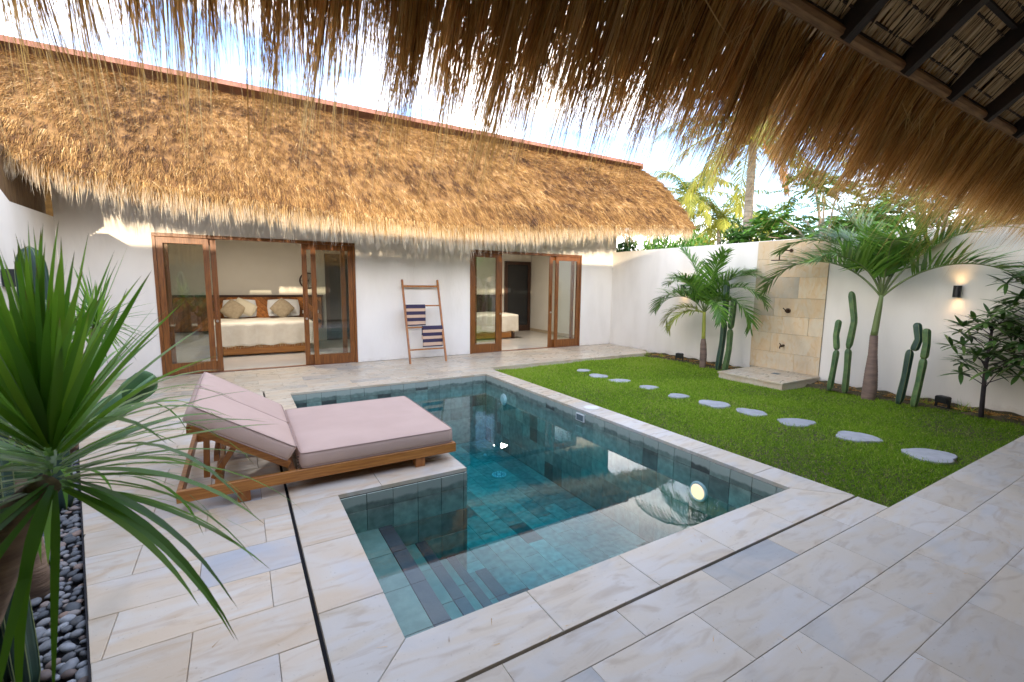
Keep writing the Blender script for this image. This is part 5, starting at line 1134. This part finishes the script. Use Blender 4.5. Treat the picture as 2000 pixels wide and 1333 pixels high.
sn = math.sqrt(1+SL*SL); dsl = Vector((0, 1/sn, -SL/sn)); nsl = Vector((0, -SL/sn, -1/sn))
for x in (.98, 1.52, 2.06, 2.60, 3.14, 3.68, 4.22, 4.76, 5.3, 5.84, 6.4, 6.95):
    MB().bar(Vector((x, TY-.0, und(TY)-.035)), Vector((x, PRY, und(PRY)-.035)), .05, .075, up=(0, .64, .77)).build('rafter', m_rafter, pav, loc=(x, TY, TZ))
MB().tube([(x_, TY-.005, TZ-.022+.003*math.sin(x_*5)) for x_ in np.linspace(-1, 9, 60)], .024, 8).build('eave_batten', m_batten, pav)
# stitched reed courses between the rafters
d = .05; k = 0
while d < 2.15:
    y = TY-d/sn; z = und(y)+.012; nn = 520; x = np.linspace(.9, 7.1, nn)+rng.normal(0, .003, nn)
    P = np.stack([x, np.full(nn, y)+rng.normal(0, .004, nn), np.full(nn, z)+rng.uniform(.0, .012, nn)], 1); D = np.tile(np.array(dsl), (nn, 1))+rng.normal(0, .05, (nn, 3)); D += np.array(nsl)*.10
    rw = ribbons('reed_course', P, D, rng.uniform(.11, .15, nn), rng.uniform(.014, .024, nn), m_reed, pav, segs=2, up=tuple(nsl), shape='leaf', rnd=np.clip(rng.normal(.5, .25, nn), 0, 1))
    MB().bar((.9, y-.008, und(y-.008)+.004), (7.1, y-.008, und(y-.008)+.004), .007, .007).build('stitch_cord', m_twine, rw)
    if k % 3 == 0: MB().bar((.9, y+.03, und(y+.03)-.004), (7.1, y+.03, und(y+.03)-.004), .02, .012).build('purlin', m_rafter, pav)
    d += .095; k += 1
def strawfall(n, name, y0, y1, dz0, dz1, l0, l1, wd, xa=-2.2, xb=9.2, g=(.15, .6), per=14, j=.010):
    nl = n//per; lx = rng.uniform(xa, xb, nl); lsw = rng.normal(0, .10, nl); ll_ = rng.uniform(.72, 1.12, nl); ly = rng.uniform(y0, y1, nl); lz = rng.uniform(dz0, dz1, nl); lr = rng.normal(0, .17, nl)
    c = np.repeat(np.arange(nl), per); n = len(c); off = rng.normal(0, j, n)
    x = lx[c]+off; y = ly[c]+rng.normal(0, .012, n); z = TZ+.03+SL*(TY-y)+lz[c]+rng.uniform(-.012, .02, n); P = np.stack([x, y, z], 1)
    D = np.stack([lsw[c]-off*rng.uniform(.2, 2.2, n)+rng.normal(0, .02, n), np.full(n, dsl.y)*rng.uniform(.75, 1.0, n), np.full(n, dsl.z)*rng.uniform(.95, 1.2, n)], 1)
    lxf = np.interp(x, [-1.2, 0, 1.0, 3, 9], [1.20, 1.14, 1.13, 1.05, .93])
    ln = rng.uniform(.80, 1.0, n)*ll_[c]*rng.uniform(l0, l1, nl)[c]*lxf
    return ribbons(name, P, D, ln, rng.uniform(*wd, n), m_strawd, pr_, segs=5, grav=rng.uniform(*g, nl)[c]*rng.uniform(.85, 1.15, n), curl=.035, rnd=np.clip(rng.normal(.45, .27, n)+lr[c], 0, 1), kind='stuff', gpow=1.5)
strawfall(21000, 'hanging_straw', .93, 1.08, .0, .10, .50, .70, (.0035, .008))
strawfall(12000, 'hanging_straw', .93, 1.08, .06, .16, .62, .86, (.0035, .007))
strawfall(1400, 'loose_straw', .95, 1.06, .0, .12, .8, 1.05, (.003, .005), per=7)
strawfall(5500, 'hanging_straw', .93, 1.08, .0, .14, .52, .80, (.0035, .007), xa=-1.5, xb=.9, per=20, j=.010)
def flyaways():
    n = 60; x = rng.uniform(-.5, 6, n); P = np.stack([x, np.full(n, 1.06), np.full(n, TZ)-rng.uniform(0, .15, n)], 1); D = np.stack([rng.normal(0, .7, n), rng.uniform(-.1, .4, n), -np.ones(n)], 1)
    ribbons('loose_straw', P, D, rng.uniform(.12, .3, n), .005, m_strawd, pr_, segs=4, grav=.3, rnd=np.ones(n)*.9, curl=.3, kind='stuff')
flyaways()
